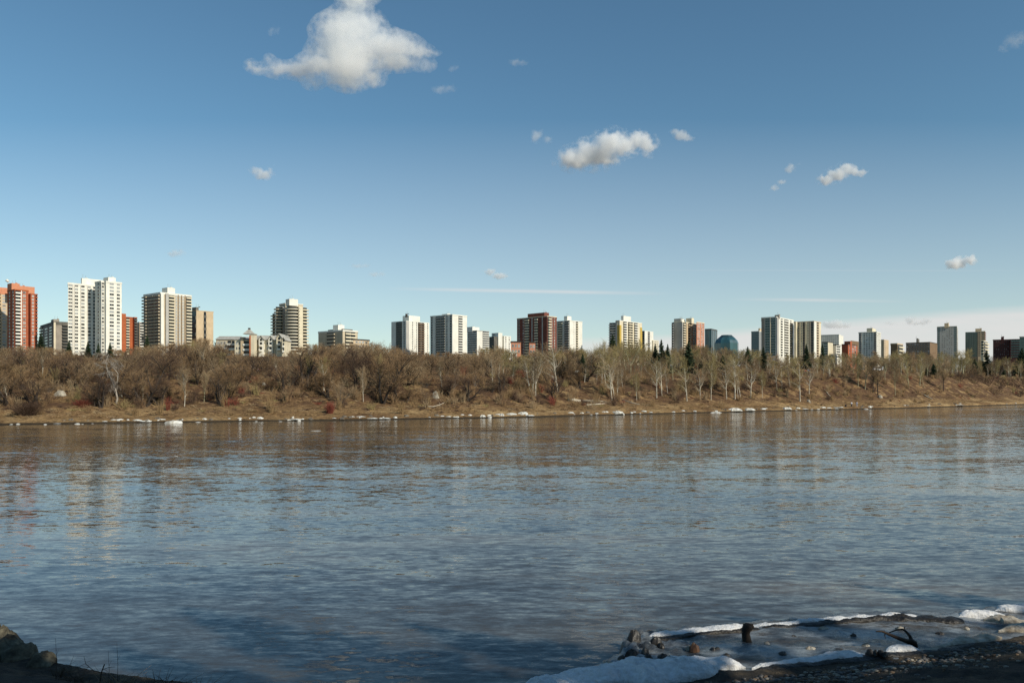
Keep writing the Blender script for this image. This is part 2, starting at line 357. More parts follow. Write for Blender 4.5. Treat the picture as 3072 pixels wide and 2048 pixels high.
class Bld:
    def __init__(s, name, label, D, pxc, theta=52, floor=2.9, cat='apartment tower', group='towers on the skyline'):
        s.D = D; s.x = at(pxc, D); s.zb = H(s.x, D)-1.0; s.th = math.radians(theta)
        s.root = empty(name, (s.x, D, s.zb), label, cat, group); s.fl = floor
        s.dR = Vector((math.cos(s.th), math.sin(s.th), 0)); s.dL = Vector((-math.sin(s.th), math.cos(s.th), 0))
        s.cnt = {}; s.extra = {}; s.rr = random.Random(hash(label) % 9999 if False else len(label)*131+int(D))
    def loc(s, p): return Vector((p[0]-s.x, p[1]-s.D, p[2]-s.zb))
    def part(s, name, me, p, rz, mats=None):
        c = s.cnt.get(name, 0); s.cnt[name] = c+1
        if c < 100: link(name, me, s.root, s.loc(p), rz)
        else: s.extra.setdefault(name, []).append((me, s.loc(p), rz))
    def finish(s):
        for name, L_ in s.extra.items():
            mats = []; V = []; Fc = []; mi = []; mb = MB()
            for me, l, rz in L_:
                T = Matrix.Translation(l) @ Matrix.Rotation(rz, 4, 'Z')
                idx = []
                for m in me.materials:
                    if m not in mats: mats.append(m)
                    idx.append(mats.index(m))
                b = len(mb.v); mb.v.extend([tuple(T @ v.co) for v in me.vertices])
                for p in me.polygons: mb.f.append(tuple(b+i for i in p.vertices)); mb.m.append(idx[p.material_index]); mb.sm.append(False)
            o = mb.build(name, mats, s.root); o['kind'] = 'stuff'
    def plan(s, px0, D0, segs):
        """walk the visible facades left to right; segs (kind, px_end). Returns corner points."""
        P = [Vector((at(px0, D0), D0, 0))]
        for k, px in segs:
            d = s.dR if k == 'R' else -s.dL
            a = (px-PX0)/F; p = P[-1]
            # (p.x + t d.x) = a (p.y + t d.y)
            den = d.x-a*d.y
            t = (a*p.y-p.x)/den if abs(den) > 1e-6 else 5
            t = max(.6, min(t, 90)); P.append(p+d*t)
        return P
    def block(s, px0, D0, segs, top, wallm, styles=None, name='wall', depth=16, cap=None, caph=.7, ref=None, z0=None, roofm='dark'):
        """segs [(kind, px_end)], top = photo row of the parapet at the nearest corner"""
        P = s.plan(px0, D0, segs); near = min(P, key=lambda p: p.y)
        zt = zat(top, (ref or near.y)); zb = s.zb if z0 is None else z0
        first, last = P[0], P[-1]
        # close behind: complete to a rectangle-like footprint
        vf, vl = Vector((first.x, first.y, 0)).normalized(), Vector((last.x, last.y, 0)).normalized()
        df = 2.0 if segs[0][0] == 'L' else depth*.8; dl = 2.0 if segs[-1][0] == 'R' else depth*.8
        m_ = max(first.y+vf.y*df, last.y+vl.y*dl)       # bring both back corners to one depth
        back = [last+vl*((m_-last.y)/vl.y), first+vf*((m_-first.y)/vf.y)]
        poly = P+back; n = len(poly); mb = MB()
        T = lambda p, z: (p.x-s.x, p.y-s.D, z-s.zb)
        vs = [T(p, zb) for p in poly]+[T(p, zt) for p in poly]
        mb.add(vs, [(i, (i+1) % n, n+(i+1) % n, n+i) for i in range(n)]+[tuple(range(n, 2*n))])
        mb.build(name, M_[wallm], s.root)
        if cap:
            mb = MB(); cen = sum(poly, Vector())/n
            big = [p+(p-cen).normalized()*.35 for p in poly]
            vs = [T(p, zt-caph) for p in big]+[T(p, zt+.25) for p in big]
            mb.add(vs, [(i, (i+1) % n, n+(i+1) % n, n+i) for i in range(n)]+[tuple(range(n, 2*n)), tuple(reversed(range(n)))])
            mb.build('roof', M_[cap], s.root)
        for i, (k, px) in enumerate(segs):
            st = (styles or {}).get(i)
            if st: s.facade(P[i], P[i+1], zt, st)
        return P, zt
    def facade(s, A, B, zt, strips):
        u = (B-A); w = u.length; u.normalize(); rz = math.atan2(u.y, u.x); nrm = Vector((u.y, -u.x, 0))
        zvis = zat(1075, A.y)
        for st in strips:
            a, b, kind = st[0]*w, st[1]*w, st[2]; o = st[3] if len(st) > 3 else {}
            fh = o.get('fh', s.fl); top = zt-o.get('off', .6); ww = b-a
            if kind == 'pil':
                mb = MB(); hh = max(2.0, top-max(zvis-6, s.zb))
                pr = o.get('pr', .5); mb.box((-ww/2, -pr, 0), (ww/2, .05, hh)); me = mb.mesh('pilaster', M_[o.get('m', 'white')])
                p = A+u*(a+b)/2; link(o.get('name', 'pilaster'), me, s.root, s.loc((p.x, p.y, top-hh)), rz); continue
            nf = int((top-zvis)/fh)
            for k in range(nf):
                z = top-(k+1)*fh
                if z < s.zb: break
                if kind == 'win':
                    n = o.get('n', 1); ow = o.get('w', .7)*ww/n; oh = o.get('h', .58)*fh
                    for j in range(n):
                        p = A+u*(a+ww*(j+.5)/n); q = s.rr.random(); lit = o.get('lit', .35)
                        m = 'blind' if q < lit else ('curtain' if q < lit+.2 else 'glass')
                        s.part('window', boxmesh('window', ow, .1, oh, m, o.get('frame', 'white')), (p.x+nrm.x*.02, p.y+nrm.y*.02, z+fh*.22), rz)
                elif kind == 'band':
                    p = A+u*(a+b)/2
                    s.part('window', boxmesh('band', ww, .1, o.get('h', .5)*fh, o.get('m', 'glass')), (p.x+nrm.x*.02, p.y+nrm.y*.02, z+fh*.2), rz)
                elif kind == 'balc':
                    n = o.get('n', 1)
                    for j in range(n):
                        p = A+u*(a+ww*(j+.5)/n)
                        s.part('balcony', boxmesh('balcony', ww/n-.12, o.get('d', 1.3), fh, o.get('m', 'rail')), (p.x+nrm.x*.02, p.y+nrm.y*.02, z), rz)
    def top(s, name, px0, px1, D0, top, bottom, m, depth=7, frac=None):
        """penthouse or machine room: two visible sides split at frac"""
        frac = .4 if frac is None else frac
        pc = px0+(px1-px0)*frac
        P = s.plan(px0, D0, [('L', pc), ('R', px1)])
        zt, zb = zat(top, P[1].y), zat(bottom, P[1].y)-1.2
        far_ = P[2]+s.dL*((P[0]-P[1]).length); poly = [P[0], P[1], P[2], far_]
        mb = MB(); T = lambda p, z: (p.x-s.x, p.y-s.D, z-s.zb)
        vs = [T(p, zb) for p in poly]+[T(p, zt) for p in poly]
        mb.add(vs, [(i, (i+1) % 4, 4+(i+1) % 4, 4+i) for i in range(4)]+[(4,5,6,7)])
        mb.box((P[1].x-s.x+s.dR.x*2, P[1].y-s.D+3, zt-s.zb), (P[1].x-s.x+s.dR.x*2+1.2, P[1].y-s.D+4.4, zt-s.zb+.7))
        mb.build(name, M_[m], s.root)
        for j in range(2):
            q = P[1]+s.dR*(1.5+2.2*j)+s.dL*2.0; hh = 2.2+1.6*s.rr.random(); mb = MB()
            mb.tube([(0,0,0),(0,0,hh)], [.09,.05], 5); mb.box((-.5,-.04,hh*.7), (.5,.04,hh*.7+.1)); link('antenna', mb.mesh('antenna', M_['steel']), s.root, s.loc((q.x, q.y, zt)))
def r(x0, y0, k, sc=5.6): return None
def X1(v): return v/5.6
# 1 red tower at the left edge ------------------------------------------------------
b = Bld('apartment_tower', 'orange brick tower with a white balcony column, cut by the left edge', 690, 60, 52, 2.9)
b.block(-30, 700, [('R', 22)], 877, 'tan', {0: [(.0,.62,'balc',{'m':'tan','n':2}),(.66,.96,'win',{'lit':.8})]}, cap='salmon', depth=14)
b.block(22, 690, [('L', 44), ('R', 85)], 868, 'orange',
   {0: [(.15,.45,'win',{'w':.5}),(.6,.95,'win',{'w':.4,'lit':.2})], 1: [(.02,.42,'balc',{'m':'white','d':1.6}),(.46,.52,'pil',{'m':'white','pr':.3}),(.55,.85,'win',{'lit':.6})]}, cap='rust')
b.block(85, 690, [('L', 92), ('R', 112)], 881, 'orange', {1: [(.12,.55,'win',{'lit':.6}),(.7,1,'balc',{'m':'orange','d':1.0})]}, cap='orange')
b.top('penthouse', 22, 59, 706, 849, 868, 'salmon', frac=.35); b.top('penthouse', 52, 104, 708, 857, 875, 'salmon', frac=.1)
b.block(-30, 716, [('R', 22)], 859, 'salmon', depth=9)
mb = MB(); p = (at(29, 712), 712, zat(852, 712)); mb.tube([(0,0,0),(-1.2,0,3.2)], [.12,.08], 6); mb.tube([(-1.0,0,2.0),(-2.6,-.5,3.6)], [1.0,1.3], 10)
link('dish_antenna', mb.mesh('dish_antenna', M_['white']), b.root, b.loc(p)); b.finish()
# 2 dark low block
b = Bld('apartment_block', 'low dark block with one pale corner stripe between the orange and white towers', 760, 160, 40, 2.8, 'apartment block')
P, _ = b.block(121, 790, [('L', 161), ('R', 206)], 970, 'ribgrey', {0: [(.0,.2,'balc',{'m':'dgrey'}),(.3,.6,'win'),(.65,.9,'win')], 1: [(.0,.13,'pil',{'m':'cream','pr':.4}),(.55,1,'balc',{'m':'dgrey'})]}, cap='dgrey', caph=2.6, ref=760)
b.top('machine_room', 153, 178, 775, 957, 970, 'ribgrey', frac=.3); b.finish()
# 3 white tower
b = Bld('apartment_tower', 'tall white tower with window columns and a dark vertical recess', 640, 285, 52, 2.85)
W1 = {'lit':.30,'h':.66,'w':.92}
BAY_SHADE = ('pil',{'m':'ribgrey','pr':.06})  # dark strips painted in for the shade left of the bays
b.block(204, 650, [('R', 285)], 848, 'white', {0: [(.0,.17,'win',W1),(.17,.185,*BAY_SHADE),(.235,.38,'win',W1),(.22,.235,*BAY_SHADE),(.455,.47,*BAY_SHADE),(.47,.62,'win',W1),(.70,.715,*BAY_SHADE),(.715,.85,'win',W1),(.93,1.0,'band',{'h':.7})]}, cap='white', caph=1.2, depth=18)
b.block(285, 0, [], 0, 'white') if False else None
b.block(285, 655, [('L', 304), ('R', 313), ('L', 318), ('R', 365)], 843, 'white',
   {0: [(.35,.8,'win',{'lit':.1})], 1: [(.05,.95,'win',{'lit':.25,'h':.8,'w':.9})], 3: [(.2,.52,'win',W1),(.66,.9,'win',W1)]}, cap='white', caph=1.2)
b.top('penthouse', 243, 312, 662, 834, 852, 'white', frac=.04); b.top('penthouse', 310, 347, 662, 831, 846, 'white', frac=.4); b.finish()
# 4 rust block right of it
b = Bld('apartment_block', 'small rust brick block with a cream striped panel right of the white tower', 760, 390, 52, 2.75, 'apartment block')
b.block(362, 770, [('R', 378)], 940, 'rust', depth=10)
b.block(370, 775, [('R', 398), ('L', 402), ('R', 411)], 950, 'rust', {0: [(.28,.66,'balc',{'m':'cream','d':.6})], 2: [(0,1,'balc',{'m':'dgrey','d':1.2})]}, cap='rust'); b.finish()
b = Bld('apartment_block', 'small white block with dark balcony stripes beside the rust block', 800, 420, 45, 2.7, 'apartment block')
b.block(408, 810, [('L', 418), ('R', 433)], 966, 'tan', {1: [(.05,.95,'balc',{'m':'white','d':.7})]}, cap='white'); b.finish()
# 5 beige balcony tower
b = Bld('apartment_tower', 'beige tower with deep balcony rows and a bright white corner pier', 690, 480, 52, 2.75)
P, _ = b.block(431, 705, [('L', 481), ('R', 574)], 877, 'beige',
  {0: [(.0,.26,'balc',{'m':'beige','d':2.0}),(.28,.62,'balc',{'m':'beige'}),(.64,.97,'balc',{'m':'beige'})],
   1: [(.0,.09,'pil',{'m':'white','pr':1.2}),(.15,.24,'pil',{'m':'grey','pr':1.4}),(.255,.44,'balc',{'m':'cream','d':1.0}),(.475,.54,'win',{'lit':1,'w':.85,'h':.7}),(.555,.575,'pil',{'m':'brown'}),
       (.585,.65,'win',{'lit':1,'w':.85,'h':.7}),(.665,.685,'pil',{'m':'brown'}),(.695,.76,'win',{'lit':1,'w':.85,'h':.7}),(.775,.80,'pil',{'m':'brown'}),(.82,1.0,'balc',{'m':'cream','d':1.2})]}, cap='white', caph=1.4)
b.top('machine_room', 486, 525, 700, 862, 880, 'white', frac=.42); b.finish()
# 6 tan blank tower behind
b = Bld('apartment_tower', 'tan slab with black balcony recesses and a large blank wall', 760, 600, 52, 2.8)
b.block(574, 775, [('L', 589), ('R', 640)], 931, 'tan', {0: [(0,.9,'balc',{'m':'dgrey','d':.6,'fh':8})], 1: [(.13,.3,'win',{'lit':0,'h':.7,'fh':60}),(.42,.58,'balc',{'m':'dgrey','d':.5,'fh':6})]}, cap='tan', caph=.5)
b.top('machine_room', 576, 596, 780, 921, 935, 'dgrey', frac=.6); b.finish()
# 7 gabled apartment complex
b = Bld('gabled_apartments', 'cream low-rise with grey gabled roofs and a small pointed turret', 470, 760, 20, 2.9, 'apartment block', 'low blocks behind the trees')
def gable(b, px0, px1, D, ridge, eave, wallm, base=1075):
    x0, x1 = at(px0, D), at(px1, D); zr, ze = zat(ridge, D), zat(eave, D); zb = H((x0+x1)/2, D)-1
    mb = MB(); X = lambda x: x-b.x; Y = lambda y: y-b.D; Z = lambda z: z-b.zb
    mb.box((X(x0), Y(D), Z(zb)), (X(x1), Y(D+12), Z(ze))); mb.add([(X(x0),Y(D)-.01,Z(ze)),(X(x1),Y(D)-.01,Z(ze)),(X((x0+x1)/2),Y(D)-.01,Z(zr)-.3)], [(0,1,2)])
    mb.build('wall', M_[wallm], b.root)
    mb = MB(); xm_ = (x0+x1)/2; hw = (x1-x0)*.2
    mb.add([(X(xm_-hw),Y(D)-.08,Z(ze)-.9),(X(xm_+hw),Y(D)-.08,Z(ze)-.9),(X(xm_+hw),Y(D)-.08,Z(ze)+.2),(X(xm_),Y(D)-.08,Z(ze)+.2+hw*1.1),(X(xm_-hw),Y(D)-.08,Z(ze)+.2)], [(0,1,2,3,4)]); mb.build('gable_window', M_['glass'], b.root)
    for k in range(2): b.part('balcony', boxmesh('balcony', (x1-x0)*.55, 1.0, 2.7, 'white'), (xm_, D-.05, ze-4.2-k*2.9), 0)
    mb = MB(); xm = (x0+x1)/2; o = .5; h = .25
    for sx in (-1, 1):
        xe = xm+sx*(abs(x1-x0)/2+o)
        a = [(X(xe),Y(D-.6),Z(ze-.3)),(X(xm),Y(D-.6),Z(zr)),(X(xm),Y(D+12),Z(zr)),(X(xe),Y(D+12),Z(ze-.3))]
        a2 = [(p[0],p[1],p[2]+h) for p in a]
        mb.add(a+a2, [(0,1,2,3),(4,7,6,5),(0,4,5,1),(1,5,6,2),(2,6,7,3),(3,7,4,0)])
    mb.build('roof', M_['slate'], b.root)
def lowbox(b, px0, px1, D, top, wallm, roofm='slate', pitch=0, wins=None, fl=2.9, dep=14):
    x0, x1 = at(px0, D), at(px1, D); zt = zat(top, D); zb = H((x0+x1)/2, D)-1
    mb = MB(); X = lambda x: x-b.x; Y = lambda y: y-b.D; Z = lambda z: z-b.zb
    mb.box((X(x0), Y(D), Z(zb)), (X(x1), Y(D+dep), Z(zt))); mb.build('wall', M_[wallm], b.root)
    mb = MB(); o = .5
    if pitch:
        zr = zt+pitch
        mb.add([(X(x0-o),Y(D-o),Z(zt)),(X(x1+o),Y(D-o),Z(zt)),(X(x1+o),Y(D+dep+o),Z(zt)),(X(x0-o),Y(D+dep+o),Z(zt)),(X(x0-o),Y(D+dep/2),Z(zr)),(X(x1+o),Y(D+dep/2),Z(zr))],
               [(0,1,5,4),(2,3,4,5),(0,4,3),(1,2,5),(3,2,1,0)])
    else: mb.box((X(x0-.3),Y(D-.3),Z(zt)), (X(x1+.3),Y(D+dep+.3),Z(zt+.5)))
    mb.build('roof', M_[roofm], b.root)
    if wins: b.facade(Vector((x0, D, 0)), Vector((x1, D, 0)), zt, wins)
lowbox(b, 648, 710, 470, 1018, 'beige', 'slate', 2.4, [(.05,.5,'win',{'n':3}),(.55,.95,'balc',{'n':2,'m':'white'})])
lowbox(b, 704, 762, 462, 1019, 'cream', 'slate', 2.2, [(.05,.3,'win',{'n':2}),(.45,.9,'balc',{'m':'white'})])
lowbox(b, 722, 730, 461, 1014, 'tan', 'slate', 0, dep=3)
lowbox(b, 748, 762, 458, 1003, 'cream', 'slate', 0, [(.0,.3,'pil',{'m':'rust','pr':.2})], dep=5)
lowbox(b, 762, 852, 468, 1020, 'cream', 'slate', 3.2, [(.03,.2,'win',{'n':2}),(.22,.34,'balc',{'m':'white'}),(.4,.6,'win',{'n':2}),(.75,.95,'balc',{'m':'white'})])
for g in ((776,790,466,1007,1018,'white'),(805,818,466,1007,1018,'white'),(829,846,463,1001,1014,'cream'),(846,855,458,1012,1020,'cream')): gable(b, *g)
mb = MB(); D = 460; cx, zt = at(747, D), zat(988, D); w = 2.9   # turret roof + lantern
T = lambda x, y, z: (x-b.x, y-b.D, z-b.zb)
ze = zat(1002.5, D)
mb.add([T(cx-w,D-2.5,ze),T(cx+w,D-2.5,ze),T(cx+w,D+3.5,ze),T(cx-w,D+3.5,ze),T(cx-.5,D,zt),T(cx+.5,D,zt),T(cx+.5,D+1,zt),T(cx-.5,D+1,zt)],[(0,1,5,4),(1,2,6,5),(2,3,7,6),(3,0,4,7),(4,5,6,7),(3,2,1,0)])
mb.build('turret_roof', M_['slate'], b.root); mb = MB(); mb.box(T(cx-.55,D-.05,zt), T(cx+.55,D+1.05,zt+.9)); mb.build('lantern', M_['dark'], b.root); b.finish()
# 8 round balcony tower
b = Bld('round_tower', 'round grey-cream tower ringed by curved balconies with a set-back top', 700, 870, 40, 2.75)
def ring(b, name, cx, cy, rad, z0, z1, m, a0=0, a1=360, n=28, thick=None):
    mb = MB(); pts = [(math.cos(math.radians(a0+(a1-a0)*i/n)), math.sin(math.radians(a0+(a1-a0)*i/n))) for i in range(n+1)]
    vs = []
    ri = rad-thick if thick else 0
    for c, s_ in pts: vs += [(cx+c*rad, cy+s_*rad, z0),(cx+c*rad, cy+s_*rad, z1),(cx+c*ri, cy+s_*ri, z1),(cx+c*ri, cy+s_*ri, z0)]
    fs = []
    for i in range(n):
        o = i*4; fs += [(o,o+4,o+5,o+1),(o+1,o+5,o+6,o+2),(o+3,o+2,o+6,o+7),(o,o+3,o+7,o+4)]
    mb.add(vs, fs); return mb.mesh(name, M_[m])
D = 712
def roundpart(b, px0, px1, D, top, bot, fl, wallm, balm, bal=True, nmax=20, a0=180, a1=360):
    cx = (at(px0, D)+at(px1, D))/2; rad = (at(px1, D)-at(px0, D))/2; zt = zat(top, D); zb = max(b.zb, zat(bot, D))
    r0 = rad-(1.7 if bal else 0)
    me = ring(b, 'wall', 0, 0, r0, 0, zt-zb, wallm, 0, 360, 36)
    link('wall', me, b.root, b.loc((cx, D, zb)))
    if not bal: return
    slab = ring(b, 'balcony', 0, 0, rad, 0, fl*.36, balm, a0, a1, 26, 1.6)
    gl = ring(b, 'window', 0, 0, r0+.06, fl*.36, fl*.92, 'glass', a0, a1, 26, .3)
    z = zt-fl
    while z > zb:
        b.part('balcony', slab, (cx, D, z), 0); b.part('window', gl, (cx, D, z), 0); z -= fl
roundpart(b, 855, 905, 712, 918, 1075, 2.75, 'beige', 'beige', a0=190, a1=300)
roundpart(b, 850, 902, 700, 921, 1075, 2.75, 'greenglass', 'rail', a0=230, a1=330) if False else None
roundpart(b, 856, 906, 706, 921, 1075, 2.75, 'beige', 'rail', a0=200, a1=330)
roundpart(b, 822, 858, 716, 921, 1075, 2.75, 'grey', 'beige', a0=180, a1=320)
roundpart(b, 895, 926, 712, 923, 1075, 2.75, 'cream', 'cream', a0=200, a1=380)
roundpart(b, 812, 832, 722, 941, 1075, 2.75, 'grey', 'beige', a0=180, a1=300)
b.block(838, 730, [('L', 856), ('R', 909)], 909, 'beige', {1: [(.25,.42,'win',{'fh':4,'lit':0}),(.5,.95,'band',{'fh':4})], 0: [(.1,.9,'band',{'fh':4})]}, cap='white')
b.block(896, 700, [('R', 909)], 918, 'cream', {0: [(.1,.3,'win',{'lit':0})]}, depth=8)
b.top('machine_room', 857, 894, 706, 896, 912, 'white', frac=.3); b.finish()
# 9 low beige block
b = Bld('apartment_block', 'wide low beige block with a flat white roof and white roof box', 640, 1010, 50, 2.8, 'apartment block')
b.block(955, 660, [('L', 1028), ('R', 1073)], 990, 'beige', {0: [(.35,.7,'balc',{'m':'beige'})], 1: [(.15,.85,'balc',{'m':'cream','n':2})]}, cap='white', caph=1.0)
b.block(984, 670, [('L', 1028), ('R', 1058)], 986, 'dgrey', depth=8, z0=zat(1000,640))
b.top('machine_room', 999, 1033, 660, 974, 990, 'white', frac=.45); b.finish()
b = Bld('apartment_block', 'plain flat-roofed beige block half sunk in the trees right of the low beige block', 560, 1080, 50, 2.8, 'apartment block', 'low blocks behind the trees')
b.block(1060, 570, [('R', 1108)], 1017, 'tan', {0: [(.1,.9,'win',{'n':4})]}, cap='dark', depth=10); b.finish()
# 10, 11 white pair
b = Bld('apartment_tower', 'white tower with black glass bays, left one of the white pair', 900, 1235, 50, 2.7)
b.block(1174, 925, [('L', 1218), ('R', 1288)], 962, 'white',
 {0: [(.32,.74,'balc',{'m':'dgrey','d':.4}),(.84,.92,'band',{'h':.8})], 1: [(.0,.12,'pil',{'m':'grey','pr':.3}),(.25,.30,'win',{'lit':0,'h':.8}),(.42,.47,'win',{'lit':0,'h':.8}),(.50,.78,'balc',{'m':'brown','d':.8,'n':2}),(.9,.95,'win',{'lit':0,'h':.8})]})
b.block(1208, 945, [('L', 1227), ('R', 1260)], 946, 'white', z0=zat(972, 900))
b.top('vent', 1216, 1223, 916, 941, 948, 'dark'); b.finish()
b = Bld('apartment_tower', 'white tower with two blank piers and a balcony column, right one of the white pair', 850, 1357, 50, 2.75)
b.block(1291, 875, [('L', 1357), ('R', 1401)], 943, 'white',
 {0: [(.04,.10,'band',{'h':.8}),(.25,.68,'balc',{'m':'grey','n':2,'d':1.0}),(.74,.78,'band',{'h':.8}),(.90,.97,'band',{'h':.8})], 1: [(.40,.70,'balc',{'m':'white','d':.7})]}, cap='white', caph=1.0)
b.top('machine_room', 1326, 1358, 872, 941, 946, 'white', frac=.5); b.finish()
# 12 lower grey-white block
b = Bld('apartment_block', 'grey and white mid-rise with ribbon windows right of the white pair', 980, 1440, 50, 2.75, 'apartment block')
b.block(1402, 1000, [('L', 1431), ('R', 1467)], 991, 'white', {0: [(.02,.98,'band',{'h':.5})], 1: [(.45,1,'balc',{'m':'white','d':.5})]}, cap='grey')
b.top('machine_room', 1400, 1438, 1000, 980, 993, 'white', frac=.45); b.finish()
b = Bld('office_block', 'jumbled small white block with roof boxes left of the dark red tower', 1050, 1500, 45, 2.9, 'building')
b.block(1467, 1060, [('L', 1482), ('R', 1492)], 1009, 'dgrey', {0: [(.1,.9,'band')]})
b.block(1475, 1070, [('L', 1495), ('R', 1507)], 998, 'white', {0: [(.1,.6,'win',{'lit':0})]})
b.block(1505, 1070, [('L', 1512), ('R', 1533)], 1007, 'white', {1: [(.1,.4,'win'),(.6,.9,'win')]})
b.finish()
# 13 brick low block with white ground floor
b = Bld('brick_apartments', 'low orange brick block with three window rows above white columns', 430, 1545, 20, 2.9, 'apartment block', 'low blocks behind the trees')
lowbox(b, 1533, 1563, 430, 1026, 'pink', 'dark', 0, [(.05,.95,'win',{'n':3,'lit':.2,'w':.6})], dep=12)
lowbox(b, 1588, 1606, 440, 1028, 'pink', 'dark', 0, [(.05,.95,'win',{'n':2,'lit':.2})], dep=12)
lowbox(b, 1534, 1551, 428, 1056, 'white', 'white', 0, [(.1,.2,'pil'),(.5,.6,'pil'),(.85,.95,'pil')], dep=1.5); b.finish()
# 14 dark red tower
b = Bld('apartment_tower', 'dark red brick tower with three cream balcony columns and a brick roof house', 800, 1640, 46, 2.75)
b.block(1551, 830, [('L', 1641), ('R', 1670)], 948, 'brick',
 {0: [(.02,.12,'win',{'lit':0,'w':.5}),(.18,.26,'win',{'lit':.1,'w':.5}),(.28,.42,'balc',{'m':'cream'}),(.5,.53,'pil',{'m':'grey','pr':.4}),(.60,.71,'balc',{'m':'cream'}),(.84,.87,'pil',{'m':'grey','pr':.4})],
  1: [(.05,.36,'balc',{'m':'cream','d':1.6}),(.46,.6,'win',{'lit':0}),(.72,.84,'win',{'lit':.1})]}, cap='cream', caph=.5)
b.top('roof_house', 1583, 1647, 825, 937, 950, 'brick', frac=.78); b.finish()
b = Bld('apartment_tower', 'white and grey tower close behind the dark red tower', 880, 1690, 48, 2.7)
b.block(1668, 905, [('L', 1709), ('R', 1747)], 961, 'white',
 {0: [(.1,.48,'balc',{'m':'cream'}),(.6,.95,'balc',{'m':'grey'})], 1: [(.25,.45,'win',{'n':2,'lit':.9,'w':.3}),(.48,.66,'balc',{'m':'cream','d':.8})]}, cap='white', caph=.6)
b.top('machine_room', 1692, 1714, 900, 948, 962, 'white', frac=.45); b.finish()
# 15 yellow accented tower
b = Bld('apartment_tower', 'cream tower with yellow side panels and an overhanging flat roof', 850, 1850, 50, 2.75)
b.block(1828, 885, [('L', 1848)], 967, 'grey', {0: [(.0,.95,'balc',{'m':'white','n':2,'d':1.6})]}, depth=10)
b.block(1847, 870, [('L', 1859), ('R', 1926)], 961, 'cream',
 {0: [(0,.4,'pil',{'m':'grey'}),(.45,1,'pil',{'m':'yellow','pr':.3,'off':5})], 1: [(.0,.07,'pil',{'m':'yellow','pr':.3,'off':5}),(.15,.31,'balc',{'m':'white'}),(.36,.58,'balc',{'m':'cream','n':2}),(.63,.80,'balc',{'m':'white'}),(.91,1.0,'pil',{'m':'yellow','pr':.3,'off':5})]}, cap='white', caph=.5)
b.top('machine_room', 1863, 1893, 875, 947, 962, 'white', frac=.25); b.finish()
b = Bld('apartment_tower', 'narrow white tower with a dark glass side peeping out beside the yellow one', 960, 1940, 50, 2.7)
b.block(1925, 975, [('L', 1934), ('R', 1960)], 992, 'white', {0: [(.0,1,'band',{'h':.9})], 1: [(.35,.6,'balc',{'m':'grey','d':.5})]}); 
b.block(1958, 985, [('R', 1976)], 1020, 'cream', {0: [(.1,.9,'win',{'n':3})]}, depth=8); b.finish()
# 16 grey/beige/pink slab
b = Bld('apartment_tower', 'tower with a blank grey end wall, beige bays and a pink brick wing', 860, 2050, 52, 2.75)
b.block(2015, 880, [('L', 2021)], 967, 'grey', {0: [(.1,.9,'balc',{'m':'grey','d':1.0})]}, depth=5)
b.block(2020, 885, [('L', 2047), ('R', 2056), ('L', 2058), ('R', 2070), ('L', 2072), ('R', 2085), ('R', 2091)], 965, 'grey',
 {1: [(.2,.95,'balc',{'m':'cream','d':.9})], 3: [(0,.4,'pil',{'m':'tan'}),(.45,1,'balc',{'m':'tan','d':.9})], 5: [(0,.4,'pil',{'m':'beige'}),(.5,1,'balc',{'m':'cream','d':1.0})], 6: [(0,1,'balc',{'m':'dgrey','d':1.0})]}, cap='cream', caph=.6)
b.block(2090, 880, [('R', 2113)], 965, 'pink', {0: [(.08,.45,'win',{'lit':.7,'n':2}),(.55,.9,'win',{'lit':.7,'n':2})]}, cap='cream', depth=14)
b.top('machine_room', 2022, 2045, 888, 955, 967, 'grey', frac=.9); b.top('machine_room', 2044, 2056, 890, 957, 968, 'white', frac=.2); b.top('machine_room', 2058, 2082, 892, 954, 967, 'cream', frac=.7); b.finish()
# 17 blue glass tower, 18 domed roof
b = Bld('office_tower', 'blue-green glass office tower', 1500, 2133, 60, 3.6, 'office tower')
b.block(2115, 1530, [('L', 2134), ('R', 2152)], 986, 'blueglass', {0: [(0,.1,'pil',{'m':'blueglass'}),(.3,.34,'pil',{'m':'steel'}),(.6,.64,'pil',{'m':'steel'})], 1: [(.2,.24,'pil',{'m':'steel'}),(.5,.54,'pil',{'m':'steel'}),(.8,.84,'pil',{'m':'steel'})]}, cap='dark', caph=2); b.finish()
b = Bld('domed_hall', 'teal glass building with a dark sloped dome roof', 1500, 2178, 20, 3.6, 'office building')
mb = MB(); D = 1500; cx = at(2180, D)-b.x; rad = (at(2217, D)-at(2145, D))/2
prof = [(1.0, zat(1030, D)), (.90, zat(1021, D)), (.68, zat(1013, D)), (.47, zat(1007, D)), (.44, zat(1005.2, D)), (0.01, zat(1004.8, D))]
prof = [(1.0, b.zb)]+prof; n = 8; vs = []
for r_, z in prof:
    for k in range(n): vs.append((cx+r_*rad*math.cos(2*math.pi*k/n), r_*rad*math.sin(2*math.pi*k/n), z-b.zb))
fs = [(i*n+k, i*n+(k+1) % n, (i+1)*n+(k+1) % n, (i+1)*n+k) for i in range(3) for k in range(n)]
mb.add(vs, fs, 0); mb2 = MB(); mb2.add(vs, [(i*n+k, i*n+(k+1) % n, (i+1)*n+(k+1) % n, (i+1)*n+k) for i in range(3, len(prof)-1) for k in range(n)], 0)
mb.build('wall', M_['blueglass'], b.root); mb2.build('roof', mat('teal_roof', (.025,.055,.065), rough=.5), b.root); b.finish()
# 19 small blue-grey tower
b = Bld('office_tower', 'small blue-grey office tower with white ribbon lines left of the tall grid tower', 1400, 2268, 50, 3.4, 'office tower')
b.block(2254, 1420, [('L', 2277), ('R', 2292)], 993, 'steel', {0: [(0,1,'band',{'m':'blueglass','h':.6})]}, cap='white'); b.top('mast_house', 2275, 2286, 1420, 985, 994, 'tan'); b.finish()
